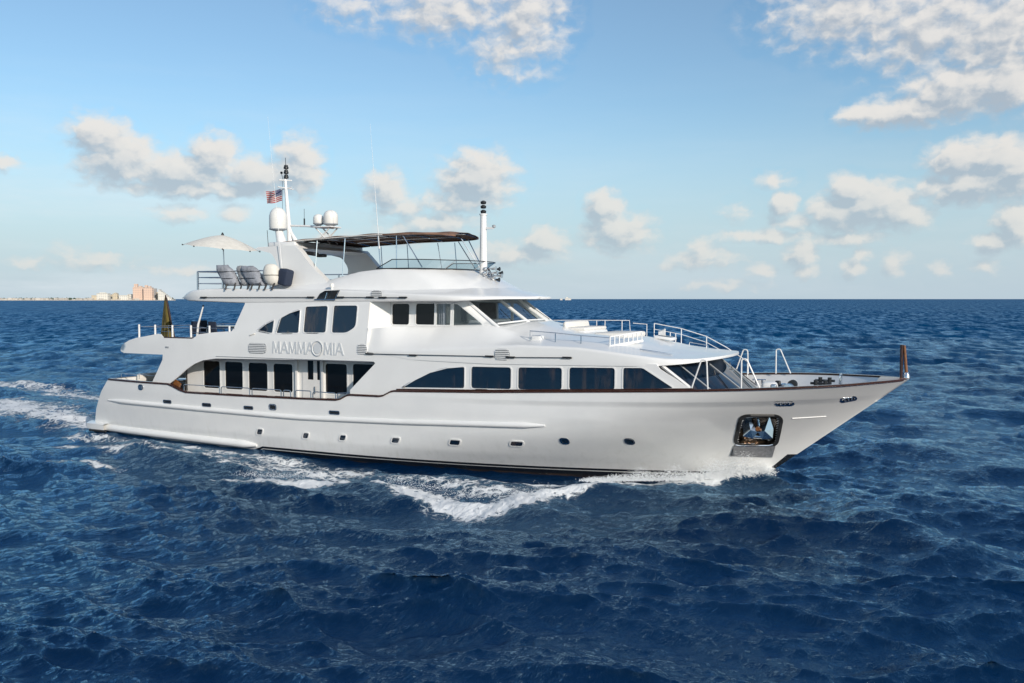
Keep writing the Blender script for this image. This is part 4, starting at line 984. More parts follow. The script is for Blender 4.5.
for i in range(3):
    q = [P3(*WB[i]), P3(*WB[i + 1]), P3(*WTOP[i + 1]), P3(*WTOP[i])]
    g = slab(q, 'wsglass', 'windscreen_pane', Y, .02)
    mb = MB(); c = [Vector(p) for p in q]; mb.tube([c[0].lerp(c[1], .04) + Vector((.03, 0, .05)), c[1].lerp(c[0], .03) + Vector((.03, 0, .05))], .035, 6); mb.build('frame', 'paint', g)
    b0 = c[0].lerp(c[1], .5) + Vector((.04, 0, .08)); tip = c[0].lerp(c[1], .62).lerp(c[3].lerp(c[2], .62), .55) + Vector((.05, 0, .03)); mb = MB(); mb.tube([b0, tip], .013, 6); mb.build('wiper', 'black', g)
for a, b in zip(WB, WTOP):
    mb = MB(); va, vb = Vector(P3(*a)), Vector(P3(*b)); d = (vb - va).normalized(); mb.tube([va - d * .15, vb + d * .1], .075, 8, flat=1.0); mb.build('windscreen_pillar', 'paint', Y)
# dark helm interior seen through the windscreen
mb = MB(); mb.box((20.9, 0, 5.36), (1.3, 4.6, .28), bev=.1); mb.box((20.1, 0, 5.15), (.5, 3.0, .9), bev=.08); mb.build('helm_console', 'grille', Y)
for y in (-.9, .9):
    mb = MB(); mb.box((18.9, y, 5.35), (.55, .6, .16), bev=.06); mb.box((18.66, y, 5.75), (.14, .56, .75), bev=.06); mb.box((18.9, y, 5.0), (.14, .14, .7)); mb.build('helm_seat', 'cushion', Y)
mb = MB(); mb.box((17.2, 0, 5.5), (.06, 5.3, 1.9)); mb.build('wheelhouse_bulkhead', 'cushion', Y)
mb = MB(); mb.box((18.9, 0, 6.34), (3.2, 5.1, .03)); mb.build('headlining', 'cushion', Y)
for k in range(2):
    mb = MB(); rows = []
    for z in (5.42, 6.26): rows.append([(19.15 + i * .03, -(2.62 + .03 * math.sin(i * 1.9)), z) for i in range(8 + 4 * k)])
    mb.grid(rows); mb.build('curtain', 'grey_canvas', Y)

# --- roof of the upper deck, carrying the flybridge
def roof_hb(s):
    a = 3.53
    if s < 7.5: a -= .35 * ((7.5 - s) / 1.45) ** 2
    if s > 17: a *= (1 - clamp((s - 17) / 5.35) ** 5) ** .45
    return max(a, 0)
R_ZB = [(6.05, 6.47), (6.6, 6.36), (10, 6.26), (16, 6.33), (20.3, 6.35), (22.35, 6.45)]
R_ZE = [(6.05, 6.53), (6.4, 6.70), (6.85, 6.82), (7.74, 6.89), (9.5, 6.89), (15, 6.82), (18, 6.68), (21, 6.54), (22.35, 6.53)]
R_ZC = [(6.05, 6.55), (6.85, 6.80), (14, 6.86), (17, 7.05), (19, 7.20), (20.2, 7.12), (21.2, 6.84), (22.35, 6.55)]
def roof():
    ss = sorted(set(frange(6.05, 7.6, 14) + frange(7.6, 20, 50) + frange(20, 22, 16) + [22.35 - .35 * (1 - math.sin(k / 12 * math.pi / 2)) for k in range(13)]))
    rows = []
    for s in ss:
        hb = roof_hb(s); zb = float(lerp(s, R_ZB)); ze = float(lerp(s, R_ZE)); zc = float(lerp(s, R_ZC))
        half = [(0, zb + .02), (max(hb - .35, hb * .5), zb + .02), (max(hb - .06, 0), zb), (hb - .01 if hb > .01 else 0, zb + .02), (hb, zb + .05), (hb, ze - .09), (max(hb - .02, 0), ze - .04), (max(hb - .08, 0), ze)]
        x0 = max(hb - .08, 0)
        for k in (.1, .22, .4, .65, 1.0): half.append((x0 * (1 - k), ze + (zc - ze) * (1 - (1 - k) ** 1.9)))
        rows.append([(s, -t, z) for t, z in half] + [(s, t, z) for t, z in half[1:-1][::-1]])
    mb = MB(); mb.grid(rows, closed=True); return mb.build('flybridge_deck', 'paint', Y, 50)
roof()
# coaming round the flybridge
def coaming():
    top = [(10.9, 2.72), (13, 2.72), (15, 2.70), (16.6, 2.62), (17.8, 2.45), (18.6, 2.1), (19.1, 1.5), (19.3, .75), (19.35, 0)]
    bot = [(10.9, 3.05), (13, 3.08), (15, 3.08), (17.4, 3.0), (19.2, 2.75), (20.2, 2.3), (20.8, 1.6), (21.05, .8), (21.1, 0)]
    ztop = [(10.9, 7.02), (12.5, 7.06), (13.8, 7.20), (14.6, 7.38), (15.4, 7.55), (16.6, 7.66), (19.5, 7.62)]
    def rs(c, n=60):
        L = [0]
        for a, b in zip(c[:-1], c[1:]): L.append(L[-1] + math.hypot(a[0] - b[0], a[1] - b[1]))
        L = [l / L[-1] for l in L]; u = frange(0, 1, n); return list(zip(np.interp(u, L, [p[0] for p in c]), np.interp(u, L, [p[1] for p in c])))
    T = rs(top); B = rs(bot); rows = []
    for sgn in (1, -1):
        seq = list(zip(T, B)); seq = seq if sgn == 1 else seq[::-1][1:]
        for (a, b) in seq:
            zt = float(lerp(a[0], ztop)); s2 = b[0]; hb = max(roof_hb(s2), .01); ze = float(lerp(s2, R_ZE)); zc = float(lerp(s2, R_ZC)); q = clamp(1 - b[1] / hb)
            zb = ze + (zc - ze) * (1 - (1 - q) ** 1.9) - .03
            va = Vector((a[0], -sgn * a[1], zt)); vb = Vector((b[0], -sgn * b[1], zb)); mid = va.lerp(vb, .5) + Vector((0, 0, .03))
            inn = Vector((a[0] - .10 * (1 if a[0] > 17 else 0), -sgn * max(a[1] - .12, 0), zt)); bot2 = inn + Vector((0, 0, -(zt - 6.8)))
            rows.append([vb, vb.lerp(mid, .5), mid, mid.lerp(va, .5), va - Vector((0, 0, .03)), va.lerp(inn, .5) + Vector((0, 0, .015)), inn - Vector((0, 0, .03)), bot2])
    mb = MB(); mb.grid(rows); return mb.build('flybridge_coaming', 'paint', Y, 45)
coaming()
mb = MB(); mb.box((15.6, -2.0, 7.25), (2.2, .7, .5), bev=.15); mb.box((17.7, 0, 7.35), (.9, 3.2, .7), bev=.15); mb.build('flybridge_console', 'cushion', Y)
# wind screen round the front of the flybridge
def screen():
    base = [(16.2, 2.60, 7.68), (17.8, 2.42, 7.68), (18.7, 1.95, 7.66), (19.2, 1.1, 7.66), (19.35, 0, 7.66), (19.2, -1.1, 7.66), (18.7, -1.95, 7.66), (17.8, -2.42, 7.68), (16.2, -2.60, 7.68)]
    topp = [(16.9, 2.50, 8.05), (18.2, 2.38, 8.03), (19.2, 1.95, 8.0), (19.75, 1.1, 8.0), (19.9, 0, 8.0), (19.75, -1.1, 8.0), (19.2, -1.95, 8.0), (18.2, -2.38, 8.03), (16.9, -2.50, 8.05)]
    def sm(c):
        o = []
        for i in range(len(c) - 1):
            p0, p1, p2, p3 = [Vector(c[max(0, min(len(c) - 1, k))]) for k in (i - 1, i, i + 1, i + 2)]
            for j in range(6):
                t = j / 6; o.append(.5 * ((2 * p1) + (p2 - p0) * t + (2 * p0 - 5 * p1 + 4 * p2 - p3) * t * t + (3 * p1 - 3 * p2 + p3 - p0) * t ** 3))
        o.append(Vector(c[-1])); return [(v.x, -v.y, v.z) for v in o]
    b, t = sm(base), sm(topp); mb = MB(); mb.grid([b, t]); o = mb.build('wind_screen', 'screen', Y)
    mb = MB(); mb.tube(t, .02, 6); mb.tube(b, .025, 6); mb.tube([b[0], t[0]], .02, 6); mb.tube([b[-1], t[-1]], .02, 6)
    mb.build('frame', 'black', o)
    for k in (14, 24, 34): mb = MB(); mb.tube([b[k], t[k]], .012, 6); mb.build('mullion', 'steel', o)
screen()
# --- radar arch
def arch():
    leg = [(10.88, 6.86), (14.05, 6.98), (13.75, 7.22), (12.95, 7.85), (12.30, 8.55), (12.05, 8.72), (10.05, 8.70), (9.86, 8.63), (10.35, 8.52), (10.80, 8.42), (11.02, 8.15), (11.17, 7.87), (11.05, 7.4)]
    a = MB()
    for i in range(1): pass
    root = None
    for sd in (SB, PT):
        mb = MB(); poly = rounded(leg, [.0, .0, .2, .4, .3, .1, .05, .02, .1, .15, .2, .2, .1], 4); tris = tri2d(poly, [])
        f = lambda p, o: (p[0], sd * (2.78 + o - (p[1] - 6.9) * .06), p[1])
        mb.add([f(p, 0) for p in tris[0]], tris[1], False); mb.add([f(p, -.34) for p in tris[0]], [t[::-1] for t in tris[1]], False)
        n = len(poly); mb.add([f(p, 0) for p in poly] + [f(p, -.34) for p in poly], [(i, (i + 1) % n, n + (i + 1) % n, n + i) for i in range(n)], True)
        o = mb.build('radar_arch_leg', 'paint', Y)
    mb = MB(); rows = []
    for k in frange(-1, 1, 21):
        af = 9.86 - .55 * (1 - k * k); hb = 2.66
        rows.append([(af, hb * k, 8.64), (af + .25, hb * k, 8.56), (11.9, hb * k, 8.50), (12.25, hb * k, 8.62), (12.1, hb * k, 8.74), (af + .2, hb * k, 8.71)])
    mb.grid(rows, closed=True); mb.add(rows[0], [tuple(range(6))], False); mb.add(rows[-1], [tuple(range(6))], False); mb.build('arch_crossbeam', 'paint', Y, 30)
    mb = MB(); mb.box((11.2, 0, 8.82), (1.5, 5.0, .20), bev=.06); mb.build('arch_top_box', 'paint', Y)
arch()
# main mast
def dome(c, r, h, name='satellite_dome', ped=None):
    prof = [(r * .55, 0), (r * .93, .02), (r, .10 * h)] + [(r, h * .5)] + [(r * math.cos(a), h * .55 + h * .45 * math.sin(a)) for a in frange(0.1, 1.5, 9)]
    mb = MB(); mb.lathe([(.01, -.01)] + prof + [(.01, h)], c, 24); o = mb.build(name, 'dome', Y)
    mb = MB(); mb.lathe([(r * .5, -.06), (r * 1.01, -.0), (r * 1.01, .04)], c, 24); mb.build('base_ring', 'grille', o)
    if ped: mb = MB(); mb.tube(ped, [.24, .17], 12); mb.build('pedestal', 'paint', o)
    return o
mb = MB()
mb.tube([(9.62, 0, 8.9), (9.55, 0, 9.8), (9.36, 0, 12.05)], [.15, .11, .06], 10)
mb.tube([(10.1, .0, 8.9), (9.72, 0, 9.45), (9.56, 0, 9.75)], [.13, .08, .07], 8)
mb.tube([(9.60, 0.28, 9.0), (9.46, .1, 9.8), (9.28, 0.04, 12.0)], .035, 6)
mast = mb.build('mast', 'whitetube', Y)
mb = MB(); mb.tube([(9.38, -.55, 11.6), (9.38, .55, 11.6)], .03, 6); mb.tube([(9.1, 0, 11.55), (9.75, 0, 11.62)], .025, 6); mb.tube([(9.25, -.3, 11.95), (9.5, .3, 11.98)], .03, 6); mb.build('crosstree', 'whitetube', mast)
for z in (12.13, 12.35, 12.57):
    mb = MB(); mb.lathe([(.06, -.10), (.115, -.08), (.115, .0), (.09, .03), (.09, .08), (.05, .1)], (9.42, 0, z), 12); mb.build('navigation_light', 'black', mast)
mb = MB(); mb.tube([(9.40, 0, 12.6), (9.39, 0, 13.0)], .012, 6); mb.tube([(9.25, 0, 11.95), (8.98, .2, 12.32)], .012, 6); mb.lathe([(.05, -.05), (.06, 0), (.05, .05)], (8.98, .2, 12.36), 8); mb.build('wind_vane', 'black', mast)
# forward arm with the two smaller domes on a cross-braced stand
mb = MB(); mb.tube([(9.6, 0, 9.85), (10.6, 0, 9.80), (11.4, 0, 9.72), (12.15, 0, 9.66)], [.05, .05, .06, .05], 8); mb.box((11.75, 0, 9.70), (1.0, .8, .06), bev=.02)
for y in (-.28, .28): mb.tube([(11.3, y, 9.68), (12.1, y, 8.95)], .03, 6); mb.tube([(12.1, y, 9.66), (11.3, y, 8.95)], .03, 6)
mb.build('dome_arm', 'whitetube', Y)
dome((11.30, -.05, 9.86), .24, .46); dome((11.95, .0, 9.82), .33, .66); dome((9.52, -.72, 9.62), .40, 1.02, ped=[(9.75, -.72, 8.9), (9.55, -.72, 9.6)])
mb = MB(); mb.tube([(10.45, 0, 9.83), (10.45, 0, 10.15)], .035, 6); mb.tube([(10.45, 0, 10.1), (10.45, 0, 10.6)], .01, 5); mb.build('short_antenna', 'black', Y)
mb = MB(); mb.tube([(9.96, -1.9, 8.72), (9.90, -1.9, 9.5)], .012, 6); mb.build('short_antenna', 'black', Y)
def whip(a, b, name='whip_antenna'):
    mb = MB(); A, B = Vector(a), Vector(b); mb.tube([A, A.lerp(B, .02)], .04, 8); mb.tube([A, A.lerp(B, .25), A.lerp(B, .6), B], [.018, .013, .007, .003], 6); mb.build(name, 'whitetube', Y)
whip((11.60, -2.86, 7.0), (10.75, -2.75, 14.3)); whip((16.25, -2.45, 8.5), (15.84, -2.45, 13.6))
# speaker and camera pods hanging under the arch
mb = MB(); mb.box((12.45, -2.0, 8.40), (.55, .3, .16), Matrix.Rotation(.15, 3, 'Y'), bev=.05); mb.box((12.5, -1.4, 8.34), (.4, .3, .14), bev=.05); mb.build('speaker_pod', 'black', Y)
mb = MB(); mb.lathe([(.02, 0), (.09, .01), (.10, .08), (.07, .15), (.02, .17)], (14.45, -3.25, 6.93), 14); mb.tube([(14.45, -3.25, 6.8), (14.45, -3.25, 6.95)], .05, 8); mb.build('camera_dome', 'dome', Y)
# bimini top
def bimini():
    S = frange(11.0, 19.0, 44); rows = []
    for s in S:
        zz = float(lerp(s, [(11.0, 8.92), (12.5, 9.02), (15.3, 9.12), (18.6, 9.14), (19.8, 9.04), (20.45, 8.92)])); hb = 2.45 if s < 16.4 else 2.45 * (1 - clamp((s - 16.4) / 2.75) ** 3) ** .5
        sag = -.025 * math.sin((s - 11) / 1.55 * math.pi) ** 2
        r = [(s, hb * k, zz + sag + .12 * (1 - k * k) + .012 * math.sin(k * 9 + s * 3)) for k in frange(-1, 1, 17)]
        r = [(s, -hb, zz - .09)] + r + [(s, hb, zz - .09)]
        rows.append(r)
    mb = MB(); mb.grid(rows); o = mb.build('bimini_top', 'canvas', Y, 40)
    for s in (11.05, 12.4, 13.7, 15.0, 16.4, 17.7, 18.8):
        zz = float(lerp(s, [(11.0, 8.92), (12.5, 9.02), (15.3, 9.12), (18.6, 9.14), (19.8, 9.04), (20.45, 8.92)])) - .05; hb = 2.42 if s < 16.4 else 2.42 * (1 - clamp((s - 16.4) / 2.75) ** 3) ** .5
        mb = MB(); mb.tube([(s, hb * k, zz + .12 * (1 - k * k)) for k in frange(-1, 1, 15)], .025, 6); mb.build('bow_tube', 'steel', o)
    for y in (-2.42, -1.2, 0, 1.2, 2.42):
        mb = MB(); mb.tube([(s, y, float(lerp(s, [(11.0, 8.86), (12.5, 8.96), (15.3, 9.06), (18.6, 9.08), (19.4, 9.02)])) + .12 * (1 - (y / 2.45) ** 2) - .02) for s in frange(11.05, 16.4 if abs(y) > 2 else 18.0 if abs(y) > 1 else 18.9, 12)], .02, 6); mb.build('ridge_tube', 'steel', o)
    # lighter edge webbing
    for sd in (SB, PT):
        mb = MB(); mb.tube([(s, sd * 2.47, float(lerp(s, [(11.0, 8.86), (12.5, 8.96), (15.3, 9.06), (18.4, 9.08)]))) for s in frange(11.05, 16.4, 20)], .02, 5); mb.build('edge_webbing', 'cushion', o)
        for a, b in [((13.05, 2.4, 8.92), (13.03, 2.6, 7.1)), ((14.5, 2.4, 8.98), (14.49, 2.6, 7.3)), ((16.15, 2.4, 9.0), (16.34, 2.5, 7.68)), ((17.05, 2.4, 9.0), (17.11, 2.5, 7.7)), ((17.3, 2.3, 9.02), (18.2, 2.3, 7.72)), ((18.9, .3, 8.95), (19.66, .1, 7.75))]:
            mb = MB(); mb.tube([(a[0], sd * a[1], a[2]), (b[0], sd * b[1], b[2])], .022, 6); mb.build('support', 'steel', o)
bimini()
# forward signal mast with lights and horns
mb = MB(); mb.tube([(19.78, 0, 7.05), (19.78, 0, 9.95)], [.17, .13], 14); mb.lathe([(.10, 0), (.17, .01), (.17, .06), (.10, .08)], (19.78, 0, 9.92), 14)
mb.box((20.0, 0, 9.38), (.5, .12, .08)); fm = mb.build('signal_mast', 'whitetube', Y)
for z in (10.07, 10.27, 10.45):
    mb = MB(); mb.lathe([(.05, -.07), (.10, -.06), (.12, -.02), (.12, .04), (.08, .06), (.05, .08)], (19.78, 0, z), 12); mb.build('navigation_light', 'black', fm)
mb = MB(); mb.lathe([(.05, -.06), (.075, -.05), (.075, .04), (.04, .06)], (20.27, 0, 9.45), 10); mb.build('navigation_light', 'grille', fm)
mb = MB(); mb.tube([(20.25, 0, 6.95), (20.22, 0, 7.5)], .05, 8); hp = mb.build('horn_post', 'whitetube', Y)
for i, (dy, dz, ln) in enumerate([(.0, .0, .55), (.22, .12, .45), (-.22, .12, .45), (.12, .28, .38), (-.14, .30, .34), (.05, -.16, .4), (-.3, -.08, .36)]):
    mb = MB(); x0 = 20.1; z = 7.40 + dz; y = dy
    prof = [(.022, 0), (.026, ln * .5), (.045, ln * .8), (.095, ln)]
    mb.lathe(prof, (x0, y, z), 12, 'x'); mb.lathe([(.03, -.22), (.075, -.20), (.075, -.12), (.03, -.08)], (x0, y, z), 10, 'x'); mb.tube([(x0 - .1, y, z), (20.22, 0, 7.3)], .015, 6); mb.build('horn', 'black' if i % 2 else 'steel', hp)
# flybridge aft rail
for sd in (SB, PT):
    pst = [((s, sd * 3.2, 6.85), (s, sd * 3.2, 7.66)) for s in (7.02, 8.5, 10.0)]
    o = rail([(s, sd * 3.2, 7.66) for s in (7.02, 8.5, 10.9)], [], .028, 'steel', 'flybridge_rail', mids=[[(s, sd * 3.2, z) for s in (7.02, 10.9)] for z in (7.13, 7.40)])
    for a, b in pst: mb = MB(); mb.tube([a, b], .05, 8); mb.build('post', 'steel', o)
o = rail([(7.0, y, 7.66) for y in (-3.2, 3.2)], [], .028, 'steel', 'flybridge_rail', mids=[[(7.0, y, z) for y in (-3.2, 3.2)] for z in (7.13, 7.40)])
for y in (-1.6, 0, 1.6): mb = MB(); mb.tube([(7.0, y, 6.83), (7.0, y, 7.66)], .04, 8); mb.build('post', 'steel', o)
# --- long thin grab lines with knobs, vents, name
def knobline(a, b, z0, z1, T, n_k=2, off=.045):
    mb = MB(); mb.tube([(s, -(T(s, z) + off), z) for s, z in zip(frange(a, b, 24), frange(z0, z1, 24))], .014, 6); o = mb.build('grab_line', 'black', Y)
    for s, z in ((a, z0), (b, z1)) + (((a * .62 + b * .38, z0), ) if n_k > 2 else ()):
        mb = MB(); t = T(s, z) + off; mb.lathe([(.01, -.20), (.035, -.17), (.035, .17), (.01, .20)], (s, -t, z), 8, 'x'); mb.build('end_fitting', 'black', o)
        mb = MB(); mb.tube([(s, -t, z), (s, -t + .07, z)], .02, 6); mb.build('bracket', 'black', o)
RT = lambda s, z: roof_hb(s)
ML = lambda s, z: mould_hb(s)
knobline(7.72, 13.6, 6.51, 6.51, RT); knobline(15.1, 16.55, 6.51, 6.51, RT); knobline(17.15, 18.1, 6.50, 6.50, RT)
knobline(16.68, 22.05, 4.27, 4.32, lambda s, z: mould_hb(max(s, 16.7)), 3); knobline(22.92, 25.15, 4.31, 4.36, ML)
def vent(s, z, w, h, T, r, rows=6, off=.0):
    poly = rounded([(s - w / 2, z - h / 2), (s + w / 2, z - h / 2), (s + w / 2, z + h / 2), (s - w / 2, z + h / 2)], r, 6)
    o = panel(poly, [], T, SB, .02, .015 + off, None, .1).build('air_vent', 'grille', Y)
    for k in range(rows):
        zz = z - h / 2 + h * (k + .5) / rows; ww = w * .46 * (1 if abs(k - (rows - 1) / 2) < rows * .3 else .78)
        mb = MB(); mb.tube([(s + d, -(T(s + d, zz) + .03 + off), zz) for d in (-ww, 0, ww)], .018, 6); mb.build('louvre', 'paint', o)
vent(10.92, 4.35, .98, .44, skin_t, .18); vent(16.30, 4.44, .46, .42, lambda s, z: skin_t(s, z), .2, 6, .0); vent(22.56, 4.40, .62, .42, lambda s, z: mould_hb(s), .2); vent(16.84, 6.62, .50, .34, RT, .16, 5)
# air intake scoop under the flybridge edge
pl = [(13.86, 6.42), (14.80, 6.42), (15.02, 6.80), (14.30, 6.78), (14.05, 6.66)]
o = panel(pl, [], RT, SB, .02, .012, None, .1).build('intake_scoop', 'black', Y)
mb = MB(); mb.tube([(13.8, -3.56, 6.42), (14.82, -3.56, 6.41), (15.05, -3.55, 6.80)], .025, 6); mb.tube([(14.35, -3.57, 6.42), (14.45, -3.56, 6.7)], .03, 6); mb.build('scoop_lip', 'steel', o)
mb = MB(); mb.box((5.65, -skin_t(5.65, 4.25), 4.27), (.22, .05, .08), bev=.02); mb.build('deck_light', 'grille', Y)
mb = MB(); mb.box((10.62, -skin_t(10.6, 4.85) - .01, 4.93), (.30, .06, .05), Matrix.Rotation(-.3, 3, 'Y'), bev=.02); mb.build('deck_light', 'cushion', Y)
GLYPH = {'M': (.40, [[(.02, 0), (.05, .5)], [(.05, .5), (.20, .04)], [(.20, .04), (.35, .5)], [(.35, .5), (.38, 0)]]), 'A': (.36, [[(0, 0), (.18, .5)], [(.18, .5), (.36, 0)], [(.07, .17), (.29, .17)]]), 'I': (.08, [[(.04, 0), (.04, .5)]])}
def lettering(txt, s0, z0):
    x = s0
    for ch in txt:
        w, strokes = GLYPH[ch]; mb = MB()
        for i, (p, q) in enumerate(strokes):
            d = Vector((q[0] - p[0], q[1] - p[1])).normalized() * .0; hw = .034 if abs(q[0] - p[0]) < .1 or ch == 'A' else .026
            n = Vector((-(q[1] - p[1]), q[0] - p[0])).normalized() * hw
            if abs(q[1] - p[1]) > .1: n = Vector((hw * 1.1, 0))
            c = [(p[0] + n.x, p[1] + n.y), (p[0] - n.x, p[1] - n.y), (q[0] - n.x, q[1] - n.y), (q[0] + n.x, q[1] + n.y)]
            o = .020 + .002 * i
            f = lambda u, k: (x + u[0], -(skin_t(x + u[0], z0 + u[1]) + k), z0 + u[1])
            mb.add([f(u, 0) for u in c] + [f(u, o) for u in c], [(4, 5, 6, 7), (0, 1, 5, 4), (1, 2, 6, 5), (2, 3, 7, 6), (3, 0, 4, 7)], False)
        mb.build('name_letter', 'letters', Y); x += w + .055
lettering('MAMMA', 11.76, 4.17)
lettering('MIA', 14.44, 4.17)
c0 = 14.10
mb = MB(); c = [(c0 + .27 * math.cos(a), 4.42 + .30 * math.sin(a)) for a in frange(0, 2 * math.pi, 33)[:-1]]
mb.tube([(s, -(skin_t(s, z) + .03), z) for s, z in c], .022, 6, closed=True); em = mb.build('round_emblem', 'letters', Y)
mb = MB(); c = [(c0 + .19 * math.cos(a), 4.42 + .22 * math.sin(a)) for a in frange(0, 2 * math.pi, 33)[:-1]]
mb.add([(s, -(skin_t(s, z) + .03), z) for s, z in c], [tuple(range(32))], False); mb.build('emblem_disc', 'letters', em)

# --- rails and seats on the forward lounge deck
def pts3(L): return [(s, -t, z) for s, t, z in L]
rail(pts3([(23.4, 3.2, 4.86), (23.4, 3.2, 5.26), (24.42, 3.2, 5.20), (25.42, 3.2, 5.12), (26.45, 3.0, 5.05)]), [((24.42, -3.2, 4.8), (24.42, -3.2, 5.2)), ((25.42, -3.2, 4.76), (25.42, -3.2, 5.12))], .02, 'steel', 'lounge_rail')
def balustrade(A, B, h, n, zb0, zb1, name='balustrade'):
    A, B = Vector(A), Vector(B); o = rail([A + Vector((0, 0, h)), B + Vector((0, 0, h))], [], .022, 'whitetube', name)
    for i in range(n):
        p = A.lerp(B, i / (n - 1)); mb = MB(); mb.tube([p - Vector((0, 0, .04)), p + Vector((0, 0, h))], .024, 6); mb.build('baluster', 'whitetube', o)
    mb = MB(); d = (B - A); mb.box(tuple(A.lerp(B, .5) + Vector((0, 0, .02))), (d.length + .1, .10, .10), Matrix.Rotation(math.atan2(d.y, d.x), 3, 'Z') @ Matrix.Rotation(-math.asin(d.z / d.length), 3, 'Y'), bev=.02); mb.build('kerb', 'paint', o)
balustrade((26.45, -3.0, 4.73), (27.15, -1.5, 4.88), .36, 8, 0, 0)
balustrade((26.45, 3.0, 4.73), (27.15, 1.5, 4.88), .36, 8, 0, 0)
rail(pts3([(21.6, -3.2, 4.9), (21.6, -3.2, 5.50), (23.6, -3.2, 5.52), (25.1, -3.2, 5.53), (25.15, -3.2, 4.9)]), [((s, 3.2, 4.8), (s, 3.2, 5.52)) for s in (23.0, 23.62, 24.0, 24.77)], .018, 'whitetube', 'lounge_rail')
rail(pts3([(25.3, -3.1, 5.42), (25.9, -3.1, 5.38), (25.9, -3.1, 4.8)]), [], .018, 'whitetube', 'lounge_rail')
top = [(26.22, -3.1, 5.42), (27.38, -3.1, 5.22), (28.48, -2.9, 4.92), (29.3, -2.85, 4.50), (30.15, -2.8, 3.95)]
rail(pts3(top), [((26.22, 3.1, 4.75), (26.22, 3.1, 5.42)), ((27.38, 3.1, 4.6), (27.38, 3.1, 5.22)), ((28.48, 2.9, 4.4), (28.48, 2.9, 4.92)), ((30.15, 2.8, 2.7), (30.15, 2.8, 3.95))] + [((s, 3.1, 4.68 - (s - 26.4) * .12), (s, 3.1, 5.12 - (s - 26.4) * .12)) for s in (26.45, 26.68, 26.91, 27.14)], .019, 'whitetube', 'lounge_rail', mids=[pts3([(a, b, c - .24) for a, b, c in top[:4]])])
rail(pts3([(27.46, 2.75, 4.56), (27.48, 2.75, 4.66), (28.58, 2.5, 4.50), (28.60, 2.5, 4.40)]), [], .02, 'steel', 'grab_rail')
rail(pts3([(27.9, -2.4, 4.56), (27.92, -2.4, 4.70), (28.7, -2.2, 4.60), (28.72, -2.2, 4.48)]), [], .02, 'steel', 'grab_rail')
def soft(name, c, d, m, parent, rz=0, ry=0, bev=.12):
    mb = MB(); mb.box(c, d, Matrix.Rotation(rz, 3, 'Z') @ Matrix.Rotation(ry, 3, 'Y'), bev=bev); return mb.build(name, m, parent)
b = soft('sofa_base', (23.9, 1.3, 5.02), (.95, 2.6, .34), 'paint', Y); soft('seat_cushion', (23.9, 1.3, 5.24), (.85, 2.5, .14), 'cushion', b); soft('back_cushion', (23.45, 1.3, 5.36), (.22, 2.5, .36), 'cushion', b, 0, -.2)
b = soft('sunpad', (25.6, 0.6, 5.03), (1.3, 2.6, .22), 'cushion', Y, bev=.09)
b = soft('deck_hatch', (27.2, 1.4, 4.90), (.75, .7, .12), 'paint', Y, 0, .12, .04); soft('hatch_glass', (27.22, 1.4, 4.965), (.5, .46, .02), 'darkglass', b, 0, .12, .008)
b = soft('deck_locker', (23.55, -2.85, 4.98), (.4, .35, .22), 'paint', Y, 0, 0, .05)

# --- foredeck fittings
for sd, tt in ((SB, 1), (PT, 1)):
    t = 3.42
    rail([(29.52, sd * t, sheer(29.5) + .02)] + hoop([(29.52, sd * t, sheer(29.5) + .02), (29.86, sd * t, 4.40), (30.03, sd * (t - .02), 4.38), (30.07, sd * (t - .05), sheer(30) + .02)], r=.07)[1:], [], .026, 'whitetube', 'boarding_hoop')
    rail(hoop([(31.17, sd * 3.30, sheer(31.1) + .02), (31.17, sd * 3.30, 4.44), (31.33, sd * 3.28, 4.46), (31.75, sd * 3.2, sheer(31.7) + .02)], r=.07), [], .026, 'whitetube', 'boarding_hoop')
def windlass(x, y, k):
    mb = MB(); mb.box((x, y, 2.85), (.6, .5, .25), bev=.06); mb.lathe([(.18, 2.95), (.12, 3.05), (.11, 3.15), (.19, 3.25), (.19, 3.30), (.05, 3.34)], (x, y, 0), 16); o = mb.build('windlass', 'steel', Y)
    mb = MB(); mb.lathe([(.06, -.16), (.17, -.14), (.13, -.04), (.13, .04), (.17, .14), (.06, .16)], (x + .3, y, 3.3), 14, 'y'); mb.box((x - .22, y, 3.25), (.2, .2, .35), bev=.05); mb.build('gypsy_wheel', 'black' if k else 'steel', o)
    mb = MB(); mb.tube([(x + .35, y, 3.0), (x + 1.3, y * .6, 3.0)], .04, 6); mb.build('chain', 'rubber', o)
windlass(32.0, -.75, 0); windlass(31.9, .75, 1)
mb = MB(); mb.box((31.55, -.2, 3.18), (.55, .5, .55), bev=.14); mb.build('deck_box', 'paint', Y)
for x, y in ((33.35, -.62), (33.35, .62)):
    mb = MB(); mb.tube([(x - .16, y, 2.8), (x - .16, y, 3.62)], .07, 10); mb.tube([(x + .16, y, 2.8), (x + .16, y, 3.62)], .07, 10); mb.tube([(x - .34, y, 3.5), (x + .34, y, 3.5)], .045, 8); mb.build('bollard', 'black', Y)
mb = MB(); mb.tube(hoop([(33.95, -.35, 2.9), (33.95, -.35, 3.80), (33.95, .25, 3.80), (33.95, .25, 2.9)], r=.1), .025, 8); mb.box((33.95, -.05, 3.5), (.06, .45, .35), bev=.02); mb.build('bell_frame', 'steel', Y)
for s, y in ((30.6, 2.9), (30.6, -2.9), (3.3, 2.95), (3.3, -2.95), (2.3, -2.9)):
    z = sheer(s) - .2; mb = MB(); mb.tube([(s - .12, y, z - .3), (s - .12, y, z + .02)], .05, 8); mb.tube([(s + .12, y, z - .3), (s + .12, y, z + .02)], .05, 8); mb.tube([(s - .26, y, z), (s + .26, y, z)], .04, 8); mb.build('cleat', 'steel', Y)
